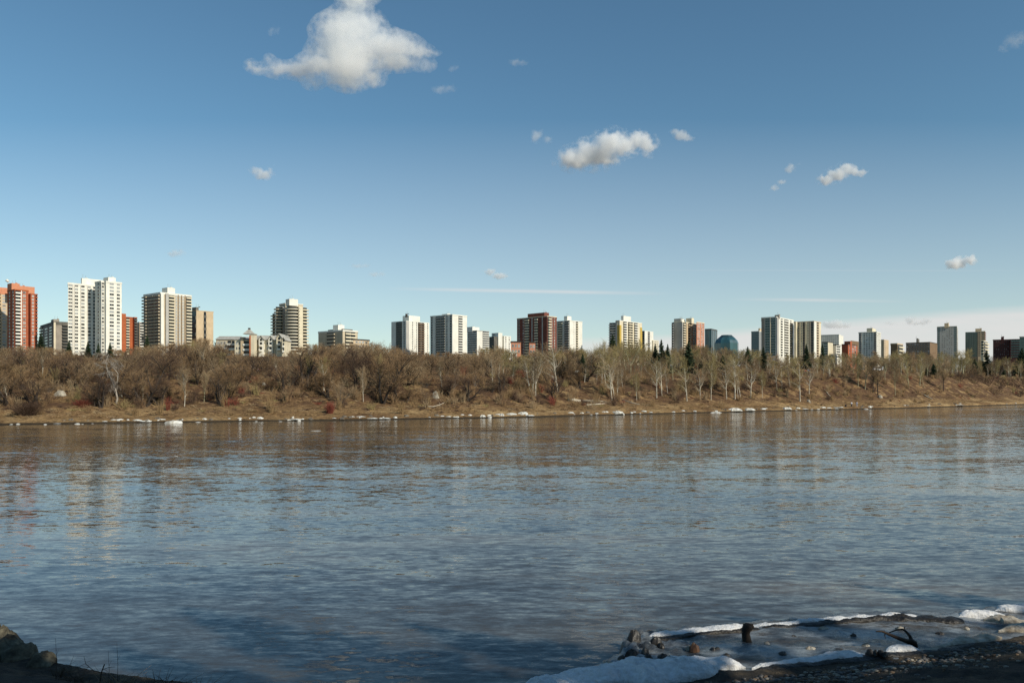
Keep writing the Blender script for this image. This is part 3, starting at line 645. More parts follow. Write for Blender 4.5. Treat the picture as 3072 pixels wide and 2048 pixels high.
# 20 tall grid tower
b = Bld('apartment_tower', 'tall white tower with a grid of balcony holes and a dark glass side', 820, 2340, 52, 2.75)
b.block(2284, 850, [('L', 2329), ('R', 2381)], 950, 'white',
 {0: [(.02,.22,'pil',{'m':'ribgrey','pr':.2}),(.26,.56,'band',{'m':'greenglass','h':.9}),(.6,.62,'pil',{'m':'cream'}),(.64,.95,'band',{'m':'greenglass','h':.9})],
  1: [(0,.1,'pil',{'m':'grey','pr':1.0}),(.24,.36,'balc',{'m':'white','d':.5}),(.44,.7,'balc',{'m':'white','d':.5}),(.78,.88,'balc',{'m':'white','d':.5})]}, cap='white', caph=1.0)
b.top('machine_room', 2324, 2340, 845, 944, 952, 'ribgrey', frac=.8); b.finish()
b = Bld('apartment_tower', 'cream tower with vertical black stripes right of the tall grid tower', 850, 2420, 50, 2.75)
b.block(2382, 870, [('L', 2388), ('R', 2392), ('L', 2441), ('R', 2463)], 963, 'cream',
 {2: [(.05,.12,'band',{'h':.8}),(.22,.30,'win',{'lit':.1}),(.34,.46,'band',{'h':.95}),(.52,.56,'pil',{'m':'cream','pr':1.0}),(.62,.70,'win',{'lit':.1}),(.74,.8,'pil',{'m':'ribgrey'}),(.84,.98,'band',{'h':.95})], 3: [(0,.3,'pil',{'m':'white','pr':.6}),(.4,.7,'balc',{'m':'tan','d':.5})]}, cap='tan', caph=.8); b.finish()
# 21 office slab behind
b = Bld('office_block', 'wide pale office slab with a fine window grid', 1250, 2500, 60, 3.2, 'office block')
b.block(2463, 1290, [('L', 2517), ('R', 2530)], 1003, 'white', {0: [(0,1,'win',{'n':9,'lit':0,'w':.62,'h':.6})]}, cap='white')
b.finish()
b = Bld('office_block', 'pair of low white blocks in front of the pale office slab', 950, 2495, 50, 3.0, 'office block', 'low blocks behind the trees')
b.block(2466, 960, [('L', 2484), ('R', 2499)], 1025, 'cream', {0: [(.3,.9,'band',{'m':'greenglass'})]}, cap='dark')
b.block(2499, 970, [('L', 2508), ('R', 2522)], 1034, 'white', {1: [(.1,.9,'band')]}, cap='dark'); b.finish()
b = Bld('brick_block', 'low orange-red brick block left of the pale grid tower', 900, 2545, 50, 2.9, 'building', 'low blocks behind the trees')
b.block(2525, 910, [('L', 2544), ('R', 2572)], 1032, 'orange', {1: [(.1,.9,'win',{'n':3})]}, cap='dark')
b.block(2533, 915, [('L', 2551), ('R', 2556)], 1023, 'orange'); b.block(2552, 930, [('R', 2576)], 1021, 'brown', depth=8); b.finish()
# 22 pale grid tower
b = Bld('apartment_tower', 'pale grey and white tower with a stepped roof house, third from the right', 1000, 2610, 55, 2.7)
b.block(2576, 1025, [('L', 2630), ('R', 2643)], 995, 'white', {0: [(.02,.16,'balc',{'m':'grey'}),(.25,.8,'win',{'n':4,'lit':.2,'frame':'white'}),(.84,.98,'balc',{'m':'grey'})], 1: [(.1,.9,'win',{'n':3,'lit':.5})]}, cap='white', caph=.6)
b.top('roof_house', 2600, 2628, 1020, 984, 996, 'cream', frac=.6); b.finish()
b = Bld('apartment_block', 'small tan block tucked against the pale grey and white tower', 1050, 2652, 50, 2.8, 'apartment block', 'low blocks behind the trees')
b.block(2643, 1060, [('L', 2652), ('R', 2666)], 1018, 'tan', {1: [(.05,.3,'win',{'lit':0})]}); b.finish()
b = Bld('apartment_block', 'low brown block with cream balconies among the treetops at right', 620, 2690, 50, 2.8, 'apartment block', 'low blocks behind the trees')
b.block(2672, 640, [('L', 2692), ('R', 2709)], 1030, 'brown', {1: [(.05,.95,'balc',{'m':'cream'})]}, cap='tan'); b.finish()
b = Bld('apartment_block', 'long low brown block with a small roof house left of the grey-green tower', 900, 2750, 50, 2.8, 'apartment block', 'low blocks behind the trees')
b.block(2718, 930, [('L', 2790), ('R', 2812)], 1026, 'brown', {0: [(0,1,'win',{'n':9,'lit':.2})]}, cap='dark', caph=.4); b.top('roof_house', 2749, 2758, 925, 1016, 1027, 'dgrey'); b.finish()
# 23 grey-green tower, 24 brown/red tower, 25 dark slab
b = Bld('apartment_tower', 'grey tower with green glass corner bays and a dark roof band', 980, 2850, 60, 2.65)
b.block(2811, 1020, [('L', 2871), ('R', 2883)], 978, 'grey', {0: [(.02,.14,'band',{'m':'greenglass','h':.7}),(.22,.80,'win',{'n':5,'lit':.15,'w':.45}),(.86,.99,'band',{'m':'greenglass','h':.7})], 1: [(.1,.5,'win',{'n':2})]}, cap='white', caph=.5)
b.top('roof_house', 2833, 2851, 1015, 969, 980, 'tan', frac=.7); b.finish()
b = Bld('apartment_tower', 'dark glass and red brick tower, second from the right edge', 1000, 2935, 60, 2.65)
b.block(2896, 1040, [('L', 2934)], 995, 'dgrey', {0: [(0,.95,'band',{'m':'greenglass','h':.75})]}, depth=18)
b.block(2934, 1025, [('L', 2955), ('R', 2968)], 993, 'tan', {0: [(.05,.35,'band'),(.5,.95,'band',{'m':'glass'})], 1: [(.0,.4,'pil',{'m':'rust','pr':.4}),(.45,1,'balc',{'m':'rust'})]}, cap='cream', caph=.4)
b.top('roof_house', 2926, 2953, 1035, 985, 996, 'tan', frac=.7); b.finish()
b = Bld('apartment_block', 'cream rounded block in front of the dark glass and red brick tower', 700, 2955, 50, 2.7, 'apartment block', 'low blocks behind the trees')
b.block(2943, 720, [('L', 2951), ('R', 2963)], 1021, 'cream', {0: [(0,1,'balc',{'m':'cream'})], 1: [(0,1,'balc',{'m':'cream'})]}); b.finish()
b = Bld('office_block', 'long dark maroon slab at the right edge of the skyline', 850, 3010, 62, 2.9, 'office block')
b.block(2979, 900, [('L', 3030), ('R', 3038)], 1018, 'maroon', {0: [(.05,.95,'win',{'n':8,'lit':0,'w':.5,'frame':'maroon'})]}, cap='maroon')
b.block(3030, 890, [('L', 3062), ('R', 3070)], 1017, 'maroon', {0: [(.1,.95,'band',{'m':'greenglass','h':.6})]}, cap='dark')
b.top('roof_house', 3003, 3025, 890, 1010, 1019, 'maroon'); b.finish()
b = Bld('apartment_block', 'grey-green block cut by the right edge of the picture', 800, 3070, 62, 2.8, 'apartment block')
b.block(3059, 830, [('L', 3090), ('R', 3110)], 1009, 'greenglass', {0: [(0,1,'band',{'m':'greenglass'})]}, cap='grey'); b.finish()
# ---------------------------------------------------------------- trees and brush
def bark(name, c1, c2, rnd=.12): return mat(name, c1, rough=.9, col2=c2, vscale=2.2, stretch=(1,1,.5), rnd=rnd)
T_ = dict(
 white=bark('white_bark', (.68,.62,.50), (.34,.30,.23)), pale=bark('pale_poplar_bark', (.42,.39,.24), (.26,.23,.14)),
 dark=bark('dark_bark', (.060,.045,.034), (.030,.022,.017)), grey=bark('grey_bark', (.22,.18,.14), (.12,.10,.08)),
 tbrown=mat('brown_twigs', (.25,.16,.085), rough=.95, spec=.1, rnd=.38), tgrey=mat('grey_twigs', (.30,.215,.125), rough=.95, spec=.1, rnd=.34),
 tolive=mat('olive_twigs', (.31,.245,.11), rough=.95, spec=.1, rnd=.18), tred=mat('red_twigs', (.20,.060,.040), rough=.95, spec=.1, rnd=.34),
 tdark=mat('dark_twigs', (.105,.066,.045), rough=.95, spec=.1, rnd=.34),
 straw=mat('dry_straw', (.27,.18,.09), rough=.95, spec=.1, rnd=.34),
 spruce=mat('spruce_needles', (.030,.048,.020), rough=.8, spec=.2, col2=(.016,.028,.012), vscale=1.5, rnd=.25),
)
def prisms(S0, S1, R0, R1, k=3):
    """tapered k-sided sticks as one array of quads"""
    S0, S1 = np.asarray(S0, float), np.asarray(S1, float); R0, R1 = np.asarray(R0), np.asarray(R1)
    d = S1-S0; ln = np.linalg.norm(d, axis=1, keepdims=True)+1e-9; d = d/ln
    a = np.where(np.abs(d[:, 2:3]) > .9, np.array([[1., 0, 0]]), np.array([[0, 0, 1.]]))
    u = np.cross(d, a); u /= np.linalg.norm(u, axis=1, keepdims=True)+1e-9; w = np.cross(d, u)
    n = len(S0); V = np.zeros((n, 2*k, 3))
    for i in range(k):
        c, s = math.cos(2*math.pi*i/k), math.sin(2*math.pi*i/k)
        o = u*c+w*s; V[:, i] = S0+o*R0[:, None]; V[:, k+i] = S1+o*R1[:, None]
    b = (np.arange(n)*2*k)[:, None]
    Q = np.concatenate([np.stack([b[:, 0]+i, b[:, 0]+(i+1) % k, b[:, 0]+k+(i+1) % k, b[:, 0]+k+i], 1) for i in range(k)])
    return V.reshape(-1, 3), Q
class Grow:
    def __init__(s, seed): s.r = random.Random(seed); s.big = []; s.twig = []
    def rv(s, k=1.0):
        return Vector((s.r.gauss(0,1), s.r.gauss(0,1), s.r.gauss(0,1)))*k
    def dirn(s, d, ang):
        a = s.r.uniform(0, 2*math.pi); u = d.orthogonal().normalized(); w = d.cross(u)
        return (d*math.cos(ang)+(u*math.cos(a)+w*math.sin(a))*math.sin(ang)).normalized()
    def limb(s, p, d, ln, r, lv, P):
        """P[lv] = (n children, length ratio, angle, start, gravity/up pull, wander)"""
        n, lr, ang, st, up, wan = P[lv]; last = lv == len(P)-1
        ns = 2 if last else (6 if lv == 0 else 3)
        pts = [p.copy()]; dirs = [d.copy()]; out = s.twig if lv >= 2 else s.big
        q = p.copy(); rr = r
        for i in range(ns):
            d = (d+s.rv(wan)+Vector((0,0,up))).normalized()
            q2 = q+d*(ln/ns); r2 = r*(1-(i+1)/ns*(.72 if lv == 0 else .6))
            out.append((q.copy(), q2.copy(), rr, r2)); q = q2; rr = r2; pts.append(q.copy()); dirs.append(d.copy())
        if last: return
        for c in range(n):
            f = st+(1-st)*((c+s.r.random())/n); x = f*ns; i = min(int(x), ns-1); g = x-i
            pc = pts[i].lerp(pts[i+1], g); cl = ln*lr*(s.r.uniform(.6, 1.15))
            if lv == 0: cl *= P[0][6](f) if len(P[0]) > 6 else 1
            s.limb(pc, s.dirn(dirs[i+1], ang*s.r.uniform(.6,1.3)), cl, max(r*(1-f*.7)*.5, .012), lv+1, P)
def norm6(P): return P
_K = {}
def tree_arrays(kind, seed):
    g = Grow(seed); up = Vector((0,0,1)); r = g.r
    def run(p, d, ln, rad, P):
        # first level row may carry a crown profile as 7th entry
        n, lr, ang, st, upk, wan = P[0][:6]; prof = P[0][6] if len(P[0]) > 6 else (lambda f: 1)
        ns = 8; q = p.copy(); rr = rad; pts = [q.copy()]; ds = [d.copy()]
        for i in range(ns):
            d = (d+g.rv(wan)+Vector((0,0,upk))).normalized(); q2 = q+d*(ln/ns); r2 = rad*(1-(i+1)/ns*.85)
            g.big.append((q.copy(), q2.copy(), rr, r2)); q = q2; rr = r2; pts.append(q.copy()); ds.append(d.copy())
        for c in range(n):
            f = st+(1-st)*((c+r.random())/n); x = f*ns; i = min(int(x), ns-1)
            pc = pts[i].lerp(pts[i+1], x-i)
            g.limb(pc, g.dirn(ds[i+1], ang*r.uniform(.7,1.25)), ln*lr*r.uniform(.65,1.15)*prof(f), max(rad*(1-f*.8)*.42, .02), 1, [P[0][:6]]+P[1:])
    if kind == 'aspen':      # height 10, slender, clean pale stem
        run(Vector((0,0,0)), Vector((r.uniform(-.06,.06),r.uniform(-.06,.06),1)).normalized(), 10, .165,
            [(34,.23,.62,.28,.02,.03,lambda f: .6+.9*math.sin(math.pi*min(1,max(0,(f-.22)/.85)))), (8,.5,.5,.2,.14,.09), (5,.62,.6,.15,.05,.12), (0,0,0,0,.03,.1)])
    elif kind == 'sparse':   # tall pale tree, few limbs
        run(Vector((0,0,0)), Vector((r.uniform(-.05,.05),0,1)).normalized(), 10, .19,
            [(22,.27,.8,.26,.02,.035,lambda f: .6+.9*math.sin(math.pi*min(1,max(0,(f-.2)/.85)))), (6,.5,.6,.25,.04,.14), (4,.6,.6,.2,-.02,.15), (0,0,0,0,-.05,.1)])
    elif kind == 'poplar':   # forked trunk, broad yellow-green crown
        base = Vector((0,0,0)); g.big.append((base, Vector((.05,0,3.2)), .26, .21))
        for k in range(4):
            a = 2*math.pi*k/4+r.random(); d = Vector((math.cos(a)*.42, math.sin(a)*.42, 1)).normalized()
            run(Vector((.05,0,3.0+.25*k)), d, 6.6, .13, [(14,.36,.7,.2,.06,.06,lambda f: .6+.8*math.sin(math.pi*f)), (6,.5,.6,.2,.10,.1), (5,.6,.6,.15,.08,.12), (0,0,0,0,.04,.1)])
    elif kind == 'maple':    # dark vase of limbs, dense round twig crown
        for k in range(r.choice((2,3,4))):
            a = r.uniform(0, 6.28); sp = r.uniform(.18,.55); d = Vector((math.cos(a)*sp, math.sin(a)*sp, 1)).normalized()
            run(Vector((math.cos(a)*.12, math.sin(a)*.12, 0)), d, r.uniform(7.2, 9.6), .24, [(16,.33,.75,.18,.02,.10,lambda f: .6+.7*math.sin(math.pi*f)), (6,.5,.65,.2,.04,.16), (5,.6,.7,.15,.02,.18), (0,0,0,0,0,.15)])
    elif kind == 'gnarl':    # stout dark limbs low down, open crown
        for k in range(3):
            a = 2.1*k+r.uniform(-.4,.4); sp = r.uniform(.35,.8); d = Vector((math.cos(a)*sp, math.sin(a)*sp, 1)).normalized()
            run(Vector((math.cos(a)*.15, math.sin(a)*.15, 0)), d, r.uniform(6.8, 9.2), .36, [(11,.38,.8,.22,.03,.13,lambda f: .7+.6*math.sin(math.pi*f)), (6,.5,.65,.2,.05,.17), (4,.6,.7,.15,.02,.18), (0,0,0,0,0,.15)])
    elif kind == 'brush':    # many stems from the ground, rounded, twiggy
        for k in range(9):
            a = 2*math.pi*k/9+r.random(); sp = r.uniform(.1,.75); d = Vector((math.cos(a)*sp, math.sin(a)*sp, 1)).normalized()
            run(Vector((math.cos(a)*.3, math.sin(a)*.3, 0)), d, r.uniform(6.5, 9.8), .07, [(9,.34,.6,.18,.0,.10), (5,.55,.6,.15,.02,.16), (4,.6,.7,.1,0,.2), (0,0,0,0,0,.15)])
    def arr(L_): return (np.array([list(a) for a, *_ in L_]), np.array([list(a[1]) for a in L_]), np.array([a[2] for a in L_]), np.array([a[3] for a in L_]))
    return arr(g.big), arr(g.twig)
def tree_mesh(kind, seed, tw=.017):
    k = (kind, seed)
    if k in _K: return _K[k]
    big, twg = tree_arrays(kind, seed)
    V, Q = prisms(*big, k=5); Vt, Qt = prisms(twg[0], twg[1], np.clip(twg[2], tw, .05), np.clip(twg[3], tw*.7, .03), k=3)
    top = max(V[:, 2].max(), Vt[:, 2].max())/10.0
    _K[k] = (V/top, Q, Vt/top, Qt, big, twg, top); return _K[k]
_MC = {}
def tree(name, kind, seed, loc, height, tm, cm, label, cat='tree', group=None, wide=1.0, rz=None, lean=0.0, crown=True):
    V, Q, Vt, Qt, *_ = tree_mesh(kind, seed)
    kk = (kind, seed, tm, cm)
    if kk not in _MC:
        _MC[kk] = (fastmesh('trunk', V, Q, T_[tm], smooth=True), fastmesh('crown', Vt, Qt, T_[cm]))
    a, c = _MC[kk]; s = height/10.0
    o = empty(name, (loc[0], loc[1], loc[2]-.15), label, cat, group, R.uniform(0, 6.28) if rz is None else rz)
    o.scale = (s*wide, s*wide, s); o.rotation_euler.x = lean
    link('trunk', a, o); link('crown', c, o)
    return o
SEEDS = dict(gnarl=[51,52,53,54],aspen=[1,2,3], sparse=[11,12], poplar=[21,22], maple=[31,32,33,34], brush=[41,42,43])
# landmarks used to tell stretches of the wood apart
ZONES = [(-60,125,'the orange brick tower'),(125,210,'the low dark block'),(210,370,'the tall white tower'),(370,435,'the small rust brick block'),
 (435,575,'the beige balcony tower'),(575,650,'the tan slab with a blank wall'),(650,815,'the gabled apartments'),(815,930,'the round tower'),(930,1090,'the low beige block'),
 (1090,1170,'the gap left of the white twins'),(1170,1290,'the left white twin tower'),(1290,1405,'the right white twin tower'),(1405,1545,'the grey-white mid-rise'),(1545,1670,'the dark red tower'),
 (1670,1755,'the white neighbour of the dark red tower'),(1755,1825,'the gap left of the yellow-sided tower'),(1825,1980,'the yellow-sided tower'),(1980,2110,'the pink-winged tower'),
 (2110,2250,'the blue glass tower'),(2250,2385,'the tall grid tower'),(2385,2465,'the black-striped tower'),(2465,2575,'the pale office slab'),(2575,2670,'the pale grey tower'),
 (2670,2810,'the long low brown block'),(2810,2890,'the grey-green tower'),(2890,2975,'the glass and red brick tower'),(2975,3200,'the maroon slab')]
def zone(px):
    for a, b, n in ZONES:
        if a <= px < b: return n
    return ZONES[-1][2] if px > 0 else ZONES[0][2]
CAN = np.array([(-60,1038),(0,1035),(120,1028),(200,1046),(330,1044),(430,1030),(470,1022),(560,1018),(600,1006),(640,1012),(690,1046),(850,1050),(900,1034),(930,1020),(1000,1024),(1060,1022),(1120,1012),(1180,1036),(1300,1052),(1420,1046),(1480,1022),(1540,1050),(1570,1058),(1620,1036),(1700,1036),(1760,1036),(1800,1030),(1870,1015),(1940,1036),(2000,1038),(2080,1020),(2150,1034),(2250,1034),(2330,1052),(2420,1050),(2550,1046),(2700,1038),(2800,1030),(2860,1036),(2960,1046),(3010,1042),(3072,1048),(3150,1050)], float)
def canopy(px): return float(np.interp(px, CAN[:, 0], CAN[:, 1]))
placed = []
def spot(az, s):
    """point on azimuth az at inland distance s"""
    D = 130.0
    for _ in range(60):
        x = az*D; cur = float(inland(x, D)); D += (s-cur)*.6
    return az*D, D
def auto(px, s, rows=0, kinds=None, hmin=4, hmax=14, jitter=18):
    az = (px-PX0)/F; x, y = spot(az, s); z = H(x, y)
    top = canopy(px)+abs(R.gauss(0, jitter))+rows
    h = zat(top, y)-z
    return x, y, z, max(hmin, min(hmax, h))
# --- the wood on the bank, tree by tree
rt = random.Random(5)
nb = 0
def addtree(px, s, rows, left):
    global nb
    pos = 'at the bank top' if s > 68 else ('mid-slope' if s > 34 else 'low on the slope')
    hmax = 14 if s > 24 else (10 if s > 12 else 7)
    x, y, z, h = auto(px, s, rows, hmax=hmax*rt.uniform(.8, 1.1), hmin=3.2)
    if h <= 3.3 and s > 100: return
    if s < 48 and (2600 < px < 2662 or 2398 < px < 2446): return
    q = rt.random(); zn = zone(px)
    if left: kind = 'maple' if q < .5 else ('brush' if q < .88 else 'aspen')
    else: kind = 'aspen' if q < .60 else ('maple' if q < .68 else ('brush' if q < .80 else ('sparse' if q < .92 else 'poplar')))
    if kind in ('aspen', 'sparse'):
        c = 'tolive' if rt.random() < (.25 if left else .6) else 'tgrey'; tm = 'white' if rt.random() < .6 else 'pale'
        nm, lb, gr = 'aspen_tree', 'slender bare aspen '+pos+' below '+zn, 'pale aspens '+pos+' below '+zn
    elif kind == 'poplar':
        c, tm = 'tolive', 'pale'; nm, lb, gr = 'poplar_tree', 'broad bare yellowish poplar '+pos+' below '+zn, 'bare poplars '+pos+' below '+zn
    elif kind == 'maple':
        c = rt.choice(('tbrown','tbrown','tgrey','tdark')); tm = 'dark'; nm, lb, gr = 'bare_tree', 'bare dark-limbed tree '+pos+' below '+zn, 'bare dark-limbed trees '+pos+' below '+zn
    else:
        c = rt.choice(('tbrown','tgrey','tdark' if not left else 'tbrown')); tm = 'grey'; nm, lb, gr = 'willow_bush', 'bare willow bush '+pos+' below '+zn, 'bare willow bushes '+pos+' below '+zn
    tree(nm, kind, rt.choice(SEEDS[kind]), (x, y, z), h, tm, c, lb, 'bush' if nm == 'willow_bush' else 'tree', gr, wide=(rt.uniform(.75, 1.05) if nm == 'aspen_tree' else rt.uniform(.95, 1.35)) if h > 6 else 1.4)
    nb += 1
for row, (s0, s1, step, off) in enumerate(((100,125,36,0),(72,92,33,2),(50,66,32,4),(36,46,36,10),(25,34,50,22))):
    px = -45+row*9
    while px < 3120:
        left = px < 1480
        stp = step*(.92 if left else (.55 if s0 > 40 else .85))
        addtree(px+rt.uniform(-.4,.4)*stp, rt.uniform(s0, s1), off, left)
        px += stp
px = -40
while px < 1500:      # low brush at the foot of the left-hand slope
    addtree(px+rt.uniform(-12, 12), rt.uniform(15, 25), rt.uniform(60, 95), True); px += 66
px = 15
while px < 1780:
    s_ = rt.choice((rt.uniform(15, 24), rt.uniform(26, 40), rt.uniform(42, 58))); x, y = spot((px-PX0)/F, s_); z = H(x, y)
    h = min(rt.uniform(5.5, 8.5) if s_ < 26 else rt.uniform(8, 11), zat(canopy(px), y)-z)
    tree('gnarled_tree', 'gnarl', rt.choice(SEEDS['gnarl']), (x, y, z), h, 'dark', rt.choice(('tdark','tdark','tbrown')), 'stout gnarled black-limbed tree below '+zone(px), 'tree', 'gnarled black-limbed trees below '+zone(px), wide=rt.uniform(1.0,1.25))
    px += rt.uniform(34, 66)
# --- trees picked out one by one in the photo: base column, base row, top row
def at_px(px, base): p = ground_px(px, base); return p
def special(name, kind, seed, px, base, top, tm, cm, label, wide=1.0, lean=0, dx=0, group=None):
    p = at_px(px, base); h = zat(top, p.y)-p.z
    o = tree(name, kind, seed, p, h, tm, cm, label, 'tree', group, wide, rz=0.0)
    if dx: o.rotation_euler.y = math.atan2(dx/F*p.y, h)
    return o
special('birch_tree', 'sparse', 11, 1673, 1183, 1020, 'white', 'tgrey', 'tall white birch standing alone on the slope left of the yellow-sided tower', 1.25)
ASP = [(1598,1191,1055),(1590,1174,1062),(1606,1186,1040),(1817,1162,1008),(1836,1204,1062),(1843,1196,1075),(1852,1198,1080),(1805,1150,1070),(1868,1160,1085),(1910,1202,1110),
 (1970,1193,1053),(1985,1188,1070),(2003,1180,1080),(2061,1203,1085),(2101,1201,1095),(2133,1199,1060),(2180,1199,1075),(2205,1197,1060),(2214,1193,1090),(2221,1191,1100),(2252,1193,1080),
 (2287,1193,1100),(2331,1171,1075),(2346,1167,1090),(2370,1160,1070),(2400,1203,1070),(2427,1182,1085),(2450,1129,1065),(2470,1129,1060),(2491,1129,1062),(2686,1186,1060),(2726,1165,1072),(2759,1156,1060),(2770,1156,1075),
 (2781,1120,1060),(2818,1122,1065),(2845,1127,1070),(3031,1118,1065),(2595,1168,1062),(2575,1160,1058),(2655,1150,1064)]
for i, (px, bs, tp) in enumerate(ASP):
    special('aspen_tree', 'sparse' if i % 3 else 'aspen', (11 if i % 2 else 12) if i % 3 else 1+i % 3 if 1+i % 3 in (1,2,3) else 1, px, bs, tp, 'white' if px < 2550 else 'pale', 'tolive' if i % 2 else 'tgrey',
            'thin white-stemmed aspen on the open slope below '+zone(px), .85+.3*(i % 3)/2, dx=R.uniform(-10, 12), group='white-stemmed aspens on the open slope below '+zone(px))
special('poplar_tree', 'poplar', 21, 1891, 1132, 1010, 'pale', 'tolive', 'big forked poplar with a yellow-green crown in front of the yellow-sided tower', 1.25)
special('poplar_tree', 'poplar', 22, 2889, 1112, 1040, 'pale', 'tolive', 'fan-shaped poplar with yellowish limbs below the glass and red brick tower', 1.3)
special('aspen_tree', 'aspen', 2, 127, 1130, 1040, 'white', 'tgrey', 'thin white-stemmed tree amid brown brush below the low dark block', 1.0)
special('aspen_tree', 'aspen', 3, 972, 1172, 1050, 'white', 'tbrown', 'white-stemmed tree with a dark crooked foot below the low beige block', 1.1)
for px, bs, tp, sd, lb in ((1149,1212,1030,31,'dark short-trunked tree at the foot of the slope left of the white pair'),(1192,1150,1040,33,'dark tree with two heavy forking limbs below the left white twin tower'),
   (1695,1138,1040,32,'dark stout tree with two spreading trunks behind the white birch'),(1742,1168,1085,34,'dark leaning trunk on the slope below the gap left of the yellow-sided tower'),
   (2619,1178,1062,31,'dark-trunked tree at the foot of the slope below the parked white van'),(2634,1186,1055,33,'slanting dark-footed tree just right of the one below the white van'),
   (2830,1173,1075,34,'lone dark trunk on the bare slope below the grey-green tower'),(500,1195,1120,32,'small gnarled dark tree at the foot of the slope below the beige balcony tower'),
   (690,1200,1110,31,'sprawling dark tree with low limbs on the slope below the gabled apartments'),(420,1202,1130,33,'dark spreading tree on the grassy slope below the small rust brick block'),(985,1195,1100,34,'dark tree with tangled limbs on the slope below the low beige block')):
    special('bare_tree', 'maple' if px < 2000 else 'aspen', sd if px < 2000 else 1+sd % 3, px, bs, tp, 'dark', 'tbrown' if px < 2000 else 'tgrey', lb, 1.1)
def spruce_mesh(seed):
    r = random.Random(seed); S0, S1, R0, R1 = [], [], [], []; V = []; Q = []
    for i in range(46):      # whorls
        f = i/46; z = 10*(.08+.90*f); L0 = 2.1*(1-f)**.85*(r.uniform(.78,1.15))+.08
        nbr = int(11*(1-f))+5
        for k in range(nbr):
            a = r.uniform(0, 6.28); L1 = L0*r.uniform(.7,1.1); dr = -.28*L1*(1-f*.9); c, s = math.cos(a), math.sin(a)
            # drooping spray: flat fan of needled shoots
            for j in range(5):
                t0 = .15+.85*j/5; p = np.array([c*L1*t0, s*L1*t0, z+dr*t0+.12*t0*t0*L1]); w = .30*L1*(1-t0*.55)*r.uniform(.6,1.2)+.06
                n = np.array([-s, c, 0]); h = L1*.30
                b = len(V); tip = p+np.array([c*h, s*h, dr*.3-.05])
                V += [p+n*w+[0,0,-.10*r.random()-.06], p-n*w+[0,0,-.10*r.random()-.06], tip, p+np.array([0,0,.10])]
                Q += [(b, b+2, b+3, b+3), (b+3, b+2, b+1, b+1)]
    return np.array(V), Q
_SP = {}
def spruce(px, base, top, label, wide=1.0, seed=1, D=None, group=None):
    if seed not in _SP:
        V, Q = spruce_mesh(seed); me = bpy.data.meshes.new('crown'); me.from_pydata([tuple(v) for v in V], [], [q[:3] for q in Q]); me.materials.append(T_['spruce'])
        mb = MB(); mb.tube([(0,0,0),(0,0,5),(0,0,9.9)], [.14,.09,.02], 7); _SP[seed] = (me, mb.mesh('trunk', T_['dark']))
    if D and D < 345:
        x_, y_ = spot((px-PX0)/F, (35 if 1650 < px < 2200 or 2700 < px < 2900 else 44)+(px % 7)); p = Vector((x_, y_, H(x_, y_)))
    elif D: p = Vector((at(px, D), D, H(at(px, D), D)))
    else: p = ground_px(px, base)
    h = zat(top, p.y)-p.z; o = empty('spruce_tree', (p.x, p.y, p.z-.1), label, 'tree', group, R.uniform(0,6))
    o.scale = (h/10*wide, h/10*wide, h/10); link('crown', _SP[seed][0], o); link('trunk', _SP[seed][1], o); return o
for a in ((1966,1130,1028,'tall dark spruce, left of the pair below the yellow-sided tower',1.0,1,235),(1984,1130,1014,'tallest dark spruce, right of the pair below the yellow-sided tower',1.0,2,245),
  (2003,1130,1028,'smaller spruce at the right of the spruce pair',.9,1,250),(2065,1130,1018,'dark ragged spruce in front of the pink-winged tower',1.25,2,240),(2168,1122,1062,'dark bushy spruce on the slope below the blue glass tower',1.5,1,225),
  (2105,1125,1066,'spruce half hidden by aspens below the pink-winged tower',1.4,2,225),(2243,1110,1036,'spruce top below the small blue-grey office tower',1.2,1,260),(2290,1110,1037,'dark spruce top below the tall grid tower',1.2,2,265),
  (2419,1112,1028,'tall narrow dark spruce in front of the black-striped tower',1.0,1,270),(2467,1112,1026,'narrow dark spruce in front of the pale office slab',.8,2,330),
  (2801,1126,1088,'low wide dark spruce on the terrace below the grey-green tower',1.8,1,None),(2780,1126,1096,'small dark spruce left of the low wide one',1.4,2,None),(2820,1126,1100,'small dark spruce right of the low wide one',1.4,1,None),
  (2960,1100,1048,'full dark green spruce below the glass and red brick tower',1.4,2,310),(2924,1094,1072,'small yellowish spruce left of the full dark green one',1.5,1,320),
  (3066,1100,1040,'dark spruce at the right edge of the wood',1.5,1,330),(3006,1115,1088,'low dark spruce in the brush below the maroon slab',1.6,2,310),(2630,1126,1090,'dark spruce behind the parked white van',1.2,2,300),
  (2652,1122,1080,'dark spruce right of the white van',.9,1,300),(123,1035,995,'small dark spruce at the foot of the low dark block',1.2,1,380),(207,1050,1018,'spruce at the left foot of the tall white tower',1.2,2,420),
  (264,1050,1022,'spruce in front of the middle of the tall white tower',1.2,1,400),(295,1050,1028,'small spruce right of the middle of the tall white tower',1.2,2,400),(330,1050,1024,'spruce at the right foot of the tall white tower',1.2,1,400),
  (1748,1135,1058,'dark spruce among bare trees below the gap left of the yellow-sided tower',1.3,1,235),(1687,1130,1066,'dark spruce behind the white birch',1.3,2,235),(441,1040,1003,'dark spruce at the left foot of the beige balcony tower',1.1,2,520),
  (1838,1020,1000,'dark spruce at the left foot of the yellow-sided tower',1.4,1,600),(2505,1126,1096,'low dark spruce on the terrace below the pale office slab',2.0,2,285),(2460,1126,1100,'low dark spruce on the terrace below the black-striped tower',2.2,1,285),
  (2550,1126,1094,'low dark spruce on the terrace left of the white van',1.8,1,285),(2,1130,1108,'low dark evergreen at the left edge of the wood',2.0,2,175)):
    spruce(a[0], a[1], a[2], a[3], a[4], a[5], a[6])
m_db = bark('weathered_birch_bark', (.40,.35,.29), (.24,.20,.16))
